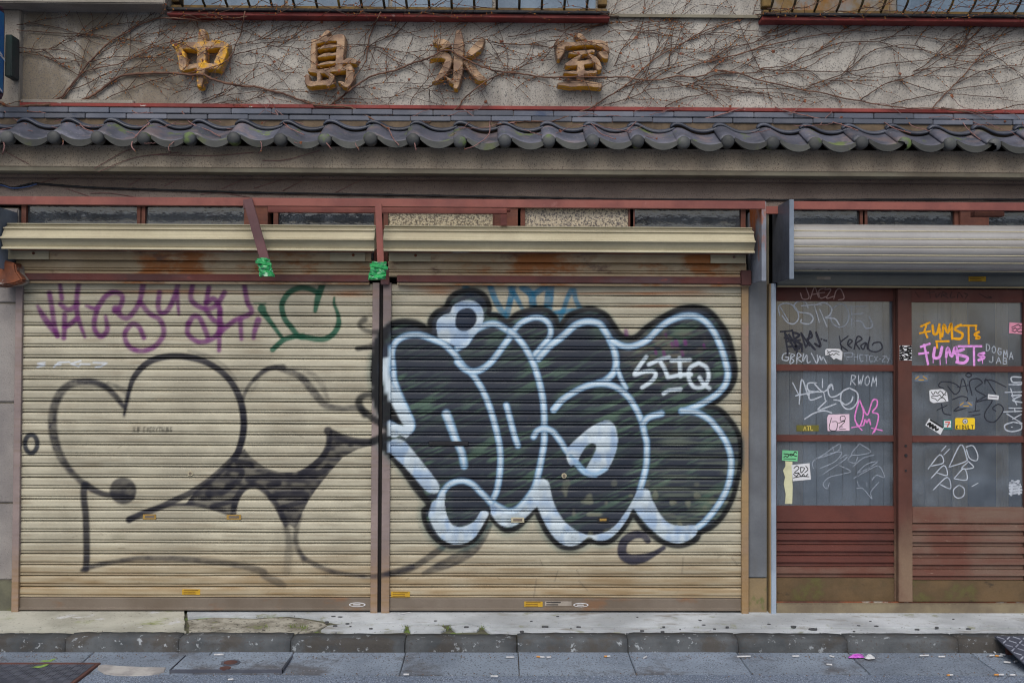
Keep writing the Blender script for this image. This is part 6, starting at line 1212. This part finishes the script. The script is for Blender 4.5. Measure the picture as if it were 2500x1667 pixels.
for pts in ([(240, 420), (330, 385), (440, 372)], [(370, 378), (520, 380), (620, 372)], [(640, 392), (700, 390), (780, 368)], [(230, 412), (300, 372), (340, 362)], [(70, 400), (30, 380), (0, 362)]):
    TW[2].tube([(U(p[0], p[1], -.157)[0], -.157, U(p[0], p[1], -.157)[1]) for p in smooth(pts, 6)], .0018, 4)
for pts in ([(100, 446), (160, 432), (240, 425), (420, 428), (620, 428)], [(315, 453), (350, 435), (400, 428)], [(160, 460), (220, 480)], [(220, 472), (270, 472), (335, 482)], [(540, 462), (590, 440), (620, 432)], [(620, 460), (700, 436), (760, 428)], [(820, 470), (880, 440), (900, 432)], [(400, 455), (430, 440), (450, 436)], [(490, 475), (530, 470), (610, 482)], [(690, 466), (730, 445), (745, 434)]):
    TW[2].tube([(U(p[0], p[1], -.019)[0], -.019, U(p[0], p[1], -.019)[1]) for p in smooth(pts, 6)], .0019, 4)
for k in range(3):
    o = TW[k].build('twigs', (m_vine_d, m_vine_d, m_vine_p)[k], vines[k]); o['kind'] = 'stuff'
    o = BD[k].build('buds', m_bud, vines[k]); o['kind'] = 'stuff'
    if LF[k].v: o = LF[k].build('dry_leaves', m_leaf, vines[k]); o['kind'] = 'stuff'

# ================================================================ cable, projecting sign
cp = smooth(m1([(-300, 150), (0, 185), (100, 212), (200, 195), (300, 176), (450, 185), (800, 210), (1300, 228), (1800, 243), (2334, 257)]) + m2_([(1200, 277), (2334, 296)]) + [(1500, 486), (1900, 488), (2300, 487), (2800, 488)], 14)
pts = [(U(p[0], p[1], -.028)[0], -.028 + .003 * math.sin(i * 1.7), U(p[0], p[1], -.028)[1]) for i, p in enumerate(cp)]
tag(B().tube(pts, [.0052 + (.002 if i % 5 == 0 else 0) for i in range(len(pts))], 6).build('cable', m_black, None, 0, True), 'black taped cable clipped along the brown band under the canopy', 'cable')
cp2 = smooth(m1([(-200, 205), (0, 190), (110, 218), (240, 205), (330, 180)]), 8)
tag(B().tube([(U(p[0], p[1], -.034)[0], -.034, U(p[0], p[1], -.034)[1]) for p in cp2], .0035, 6).build('cable', M('blue_cable', A(62, 88, 138), None, 10, .5, 0), None, 0, True), 'short loop of blue wire at the left end of the black cable', 'cable')
sg = thing('projecting_sign', 'faded blue projecting sign in a rusty frame at the left edge', 'sign')
xs0 = X(15, 130, -.10); zt_, zb_ = Z(26, -.10, 15), Z(238, -.10, 15)
box('panel', xs0 - .05, xs0 - .008, -0.62, -0.108, zb_ + .02, zt_ - .02, m_sign_blue, sg, .002)
B().tube(smooth([(xs0 - .028, -0.60, zt_ + .004), (xs0 - .028, -0.16, zt_ + .004), (xs0 - .028, -0.112, zt_ - .012), (xs0 - .028, -0.098, zt_ - .06), (xs0 - .028, -0.098, zb_ + .06), (xs0 - .028, -0.112, zb_ + .012), (xs0 - .028, -0.16, zb_ - .004), (xs0 - .028, -0.60, zb_ - .004)], 5), .016, 8).build('frame', M('purple_brown_frame', A(86, 62, 74), A(70, 50, 58), 6, .7, .2), sg, 0, True)
b = B()
for (z_, y_) in ((Z(132, -.1, 5), -.16), (Z(139, -.1, 5), -.135), (Z(218, -.1, 5), -.16), (Z(132, -.1, 5), -.3), (Z(180, -.1, 5), -.3)):
    b.prism([(y_, z_), (y_ + .035, z_ - .014), (y_ + .04, z_ - .026), (y_ - .02, z_ - .008)], xs0 - .0085, xs0 - .0065, 'x')
b.build('lettering', m_paper, sg)
xg = X(18, 140, -.06)
tag(B().box(xg - .002, xg + .035, -0.085, 0.008, Z(190, -.06, 25), Z(88, -.06, 25)).build('mounting_box', m_green_box, None, .004), 'dark green metal box fixed to the wall behind the blue sign', 'metal box')

# ================================================================ ground furniture and litter
m_iron = M('cast_iron_cover', A(88, 92, 104), A(70, 74, 86), 6, 0.6, 0.2, 80, patches=[(A(96, 70, 60), 9, 0.66, 0.74, None)])
m_iron_r = M('rusty_iron_frame', A(96, 62, 56), A(76, 54, 52), 6, 0.8, 0.3, 60)
mh = thing('drain_cover', 'rectangular cast iron cover with basket weave relief in the gutter corner', 'drain cover')
zt = ZR + .008
xr_, yt_ = G(232, 1620, zt); xl_ = xr_ - .62; yb_ = yt_ - .42
B().box(xl_, xr_, yb_, yt_, zt - .03, zt - .004).build('plate', m_iron, mh)
b = B()
for (a, c, e_, g_) in ((xl_ - .025, xr_ + .022, yt_, yt_ + .02), (xl_ - .025, xr_ + .022, yb_ - .02, yb_), (xr_, xr_ + .022, yb_, yt_), (xl_ - .025, xl_, yb_, yt_)): b.box(a, c, e_, g_, zt - .03, zt + .002)
b.build('frame', m_iron_r, mh, .003)
b = B(); s_ = .040
for i in range(int(.6 / s_)):
    for j in range(int(.40 / s_)):
        cx, cy = xl_ + .02 + (i + .5) * s_, yb_ + .015 + (j + .5) * s_
        for k in (-1, 0, 1):
            if (i + j) % 2: b.box(cx - s_ * .46, cx + s_ * .46, cy + k * s_ * .32 - .004, cy + k * s_ * .32 + .004, zt - .005, zt + .001)
            else: b.box(cx + k * s_ * .32 - .004, cx + k * s_ * .32 + .004, cy - s_ * .46, cy + s_ * .46, zt - .005, zt + .001)
o = b.build('relief', m_iron, mh); o['kind'] = 'stuff'
base_at(mh, ((xl_ + xr_) / 2, (yb_ + yt_) / 2, zt - .03))
# concrete patch beside the cover
P_ = [G(p[0], p[1], ZR + .004) for p in b1([(840, 1415), (900, 1408), (1000, 1418), (1200, 1428), (1420, 1432), (1405, 1470), (1300, 1492), (1150, 1500), (1000, 1498), (900, 1485), (835, 1450)])]
B().prism(P_, ZR - .02, ZR + .005, 'z').build('concrete_patch', M('pale_patch', A(170, 168, 166), A(140, 138, 138), 9, .95, .6, 60), gut, .002)
# service lid in the gutter with round caps
x0_, y1_ = G(452, 1601, ZR + .012); x1_, y0_ = G(690, 1640, ZR + .006)
lid = thing('service_lid', 'grey concrete service lid with a rusty rim set in the gutter', 'service lid')
b = B()
zl = ZR + .0165
for (a, c, e_, g_) in ((x0_, x1_, y0_, y0_ + .003), (x0_, x0_ + .003, y0_, y1_), (x1_ - .003, x1_, y0_, y1_)): b.box(a, c, e_, g_, ZR - .01, zl + .002)
b.build('rim', m_iron, lid)
B().box(x0_ + .008, x1_ - .008, y0_ + .005, y1_, ZR - .01, zl).build('slab', m_gut, lid)
for (px, py, r_) in b1([(1975, 1395, 80), (1930, 1440, 46)]):
    c = G(px, py, zl); B().prism([(c[0] + r_ / 490 * math.cos(a), c[1] + r_ / 490 * math.sin(a)) for a in np.linspace(0, 6.283, 19)[:-1]], zl - .002, zl + .003, 'z').build('cap', m_iron if r_ > 15 else m_iron_r, lid)
    if r_ > 15: B().prism([(c[0] + r_ / 700 * math.cos(a), c[1] + r_ / 700 * math.sin(a)) for a in np.linspace(0, 6.283, 19)[:-1]], zl + .003, zl + .0045, 'z').build('cap_boss', m_iron_r, lid)
# steel ramp at the right
rp = thing('steel_ramp', 'dark chequer plate ramp laid over the kerb at the right edge', 'ramp')
xr0, yr1 = G(2428, 1553, .010); yr0 = yr1 - .46; zr_a, zr_b = .012, ZR + .012
B().add([(xr0, yr1, zr_a), (xr0 + 1.0, yr1, zr_a), (xr0 + 1.0, yr0, zr_b), (xr0, yr0, zr_b), (xr0, yr1, zr_a - .006), (xr0 + 1.0, yr1, zr_a - .006), (xr0 + 1.0, yr0, zr_b - .006), (xr0, yr0, zr_b - .006)], [(0, 1, 2, 3), (7, 6, 5, 4), (0, 4, 5, 1), (1, 5, 6, 2), (2, 6, 7, 3), (3, 7, 4, 0)]).build('plate', M('dark_steel_plate', A(72, 76, 90), A(56, 60, 72), 5, .5, .1), rp)
b = B()
for i in range(24):
    for j in range(11):
        f = (j + .5) / 11; cx = xr0 + .02 + i * .041; cy = yr1 + (yr0 - yr1) * f; cz = zr_a + (zr_b - zr_a) * f + .0022
        sx = 1 if (i + j) % 2 else -1; sl = (zr_b - zr_a) / (yr0 - yr1)
        q = [(-.014, -.010 * sx), (-.010, -.014 * sx), (.014, .010 * sx), (.010, .014 * sx)]
        b.add([(cx + u_, cy + v_, cz + v_ * sl) for u_, v_ in q] + [(cx + u_ * 1.15, cy + v_ * 1.15, cz - .0035 + v_ * sl) for u_, v_ in q], [(0, 1, 2, 3), (0, 4, 5, 1), (1, 5, 6, 2), (2, 6, 7, 3), (3, 7, 4, 0)])
o = b.build('tread_pattern', M('worn_steel_tread', A(150, 156, 170), A(120, 124, 140), 20, .4, .1), rp); o['kind'] = 'stuff'
for yy_ in (yr1 - .02, (yr0 + yr1) / 2): box('ramp_support', xr0 + .05, xr0 + .95, yy_ - .01, yy_ + .01, ZR, (zr_a if yy_ > yr1 - .1 else (zr_a + zr_b) / 2) - .007, m_iron_r, rp)
# litter
m_butt = M('white_cigarette_paper', A(192, 194, 198), A(170, 172, 176), 60, .8, .1); m_filt = M('tan_filter', A(196, 140, 76), A(178, 124, 66), 60, .8, .1)
def zg(px, py):
    if py > 1645: return ZR
    x_, y_ = G(px, py, ZR + .01); t = (y_ - Y_GE) / (Y_KF - Y_GE); return ZR + .014 * max(0, min(1, t))
def butt(px, py, l, ang, filt, lab, grp='cigarette butts in the gutter', zz_=None):
    z_ = (zg(px, py) if zz_ is None else zz_) + .0045; c = G(px, py, z_); d = (math.cos(ang) * l / 2, math.sin(ang) * l / 2)
    t = thing('cigarette_butt', lab, 'cigarette butt', grp)
    p0 = (c[0] - d[0], c[1] - d[1], z_); p1 = (c[0] + d[0], c[1] + d[1], z_); pm = tuple(p0[i] + (p1[i] - p0[i]) * (.45 if filt else .02) for i in range(3))
    B().tube([pm, p1], .0042, 8).build('paper', m_butt, t); B().tube([p0, pm], .0043, 8).build('filter', m_filt if filt else m_butt, t); base_at(t, (c[0], c[1], z_ - .0045))
LBW = ['white cigarette butt at the kerb foot below the left sliding door', 'short white cigarette butt just left of the purple wrapper', 'white cigarette butt nearer the road in front of the purple wrapper', 'long white cigarette butt right of the crumpled tissue', 'white cigarette butt midway between the long butt and the steel ramp', 'tilted white cigarette butt at the kerb foot below the right shutter', 'tiny white butt below the yellow sticker of the bottom rail', 'white cigarette butt behind the concrete service lid', 'white cigarette butt at the kerb foot near the photo centre']
LBT = ['tan filtered butt lying straight at the kerb foot below the right shutter', 'slanting tan filtered butt left of the other one below the right shutter', 'orange filtered butt on the gutter edge in front of the steel ramp', 'tan filtered butt in the heap beside the steel ramp', 'tan filtered butt on the gutter edge well left of the ramp']
LBR = ['white butt on the asphalt edge, left of the photo centre', 'white butt on the asphalt edge, below the right shutter sticker', 'white butt on the asphalt edge nearest the steel ramp', 'white butt on the asphalt in front of the service lid']
LBP = ['leftmost white butt of the heap by the steel ramp', 'upright leaning white butt of the heap by the steel ramp', 'lowest white butt of the heap by the steel ramp', 'rear white butt touching the steel ramp edge', 'small white butt tucked under the steel ramp corner']
for (f, px, py, l, a, fl) in ((b4, 290, 1336, .034, 0, 0), (b4, 600, 1338, .024, -.8, 0), (b4, 578, 1408, .026, -.3, 0), (b4, 1390, 1330, .048, .1, 0), (b4, 1540, 1340, .034, 0, 0), (b3, 1175, 1345, .030, .9, 0), (b3, 350, 1345, .022, .2, 0), (b1, 1875, 1322, .048, .02, 0), (b3, 20, 1345, .040, 0, 0)):
    p = f([(px, py)])[0]; butt(p[0], p[1], l, a, fl, LBW.pop(0))
for (f, px, py, l, a, fl) in ((b3, 850, 1337, .030, .1, 1), (b3, 280, 1342, .040, -.3, 1), (b4, 2030, 1494, .046, .06, 1), (b4, 2030, 1333, .036, -.1, 1), (b4, 1610, 1497, .030, .2, 1)):
    p = f([(px, py)])[0]; butt(p[0], p[1], l, a, fl, LBT.pop(0))
for (f, px, py, l, a) in ((b2, 1305, 1492, .026, 0), (b2, 2058, 1507, .034, 0), (b4, 2145, 1496, .026, 0), (b1, 1975, 1535, .024, .3)):
    p = f([(px, py)])[0]; butt(p[0], p[1], l, a, 0, LBR.pop(0), 'cigarette butts on the road edge')
for (f, px, py, l, a) in ((b4, 1968, 1330, .028, .2), (b4, 1990, 1300, .03, 1.4), (b4, 2100, 1388, .03, -.3), (b4, 2065, 1322, .024, -.7), (b4, 2175, 1380, .02, .4)):
    p = f([(px, py)])[0]; butt(p[0], p[1], l, a, 0, LBP.pop(0), 'cigarette butts by the ramp')
p = b3([(2020, 1338)])[0]; butt(p[0], p[1], .07, .08, 0, 'long thin white paper stick at the foot of the kerb', None)
def straw(p, l, a, lab):
    c = G(p[0], p[1], .004); tag(B().tube([(c[0] - l / 2 * math.cos(a), c[1] - l / 2 * math.sin(a), .0035), (c[0] + l / 2 * math.cos(a), c[1] + l / 2 * math.sin(a), .0035)], .003, 8).build('straw', m_butt), lab, 'straw')
straw(b2([(1285, 970)])[0], .075, .55, 'thin white straw lying on the pavement below the right shutter')
def scrap(name, poly, mat, lab, cat, z_=.0, h=.012, f=b4):
    P = [G(p[0], p[1], z_) for p in f(poly)]; c = np.mean(P, 0); b = B(); n = len(P)
    b.add([(x_, y_, z_ + .001) for x_, y_ in P] + [((x_ + c[0]) / 2, (y_ + c[1]) / 2, z_ + h * rnd.uniform(.5, 1.1)) for x_, y_ in P] + [(c[0], c[1], z_ + h * .6)], [(i, (i + 1) % n, n + (i + 1) % n, n + i) for i in range(n)] + [(n + i, n + (i + 1) % n, 2 * n) for i in range(n)])
    return tag(b.build(name, mat), lab, cat)
zq = ZR + .013
scrap('wrapper', [(738, 1352), (745, 1338), (800, 1326), (865, 1324), (872, 1340), (880, 1350), (800, 1354)], M('purple_foil', A(160, 50, 170), A(190, 110, 196), 60, .3, .2, 60), 'crumpled purple sweet wrapper in the gutter', 'wrapper', zq)
scrap('tissue', [(876, 1348), (900, 1338), (940, 1342), (970, 1350), (968, 1360), (915, 1364), (885, 1358)], m_butt, 'crumpled white tissue beside the purple wrapper', 'tissue', zq, .016)
scrap('leaf', [(265, 1432), (330, 1425), (400, 1405), (420, 1404), (400, 1420), (340, 1438)], M('green_blade', A(128, 160, 84), A(110, 140, 70), 40, .7, .1), 'green leaf blade lying on the cast iron cover', 'leaf', ZR + .01, .004, b1)
scrap('leaf', [(335, 1380), (430, 1375), (490, 1355), (440, 1382), (380, 1386)], M('green_blade', A(128, 160, 84)), 'thin green leaf blade on the gutter behind the iron cover', 'leaf', ZR + .006, .004, b1)
scrap('pebble', [(1890, 918), (1905, 912), (1930, 914), (1932, 926), (1915, 932), (1895, 928)], m_pave_r, 'pale pebble lying by the left shutter rail', 'pebble', 0.004, .012, b1)
# grit and crumbs along the kerb foot
b = B()
for _ in range(420):
    px = rnd.uniform(-100, 2600); py = rnd.gauss(1603, 3.5) if rnd.random() < .7 else rnd.gauss(1646, 3)
    z_ = zg(px, py); c = G(px, py, z_); s_ = rnd.uniform(.0015, .005)
    b.add([(c[0] - s_, c[1], z_), (c[0] + s_, c[1] - s_ * .5, z_), (c[0], c[1] + s_, z_), (c[0], c[1], z_ + s_ * 1.1)], [(0, 1, 3), (1, 2, 3), (2, 0, 3)])
o = b.build('grit', M('brown_grit', A(112, 92, 76), A(80, 72, 70), 200, .9, 0)); o['kind'] = 'stuff'; tag(o, 'brown grit and crumbs along the foot of the kerb', 'grit')
# small moss tufts in the pavement seams
b = B()
for (px, py, n_) in ((993, 1532, 40), (1093, 1533, 40), (1178, 1532, 24), (740, 1532, 40), (715, 1528, 24), (320, 1536, 20), (180, 1536, 20), (380, 1538, 24), (650, 1530, 16), (378, 1492, 5)):
    for _ in range(n_):
        c = G(px + rnd.gauss(0, 6 if n_ > 10 else 1), py + rnd.gauss(0, 3), -.004); h_ = rnd.uniform(.004, .012) * (2.2 if n_ < 10 else 1); a = rnd.uniform(0, 6.28); w_ = .0025
        b.add([(c[0] - w_ * math.cos(a), c[1] - w_ * math.sin(a), -.006), (c[0] + w_ * math.cos(a), c[1] + w_ * math.sin(a), -.006), (c[0] + rnd.gauss(0, .004), c[1] + rnd.gauss(0, .004), h_ - .004)], [(0, 1, 2)])
o = b.build('moss', M('seam_moss', A(110, 128, 60), A(90, 106, 52), 60, .9, 0)); o['kind'] = 'stuff'; tag(o, 'green moss growing in the pavement cracks', 'moss')
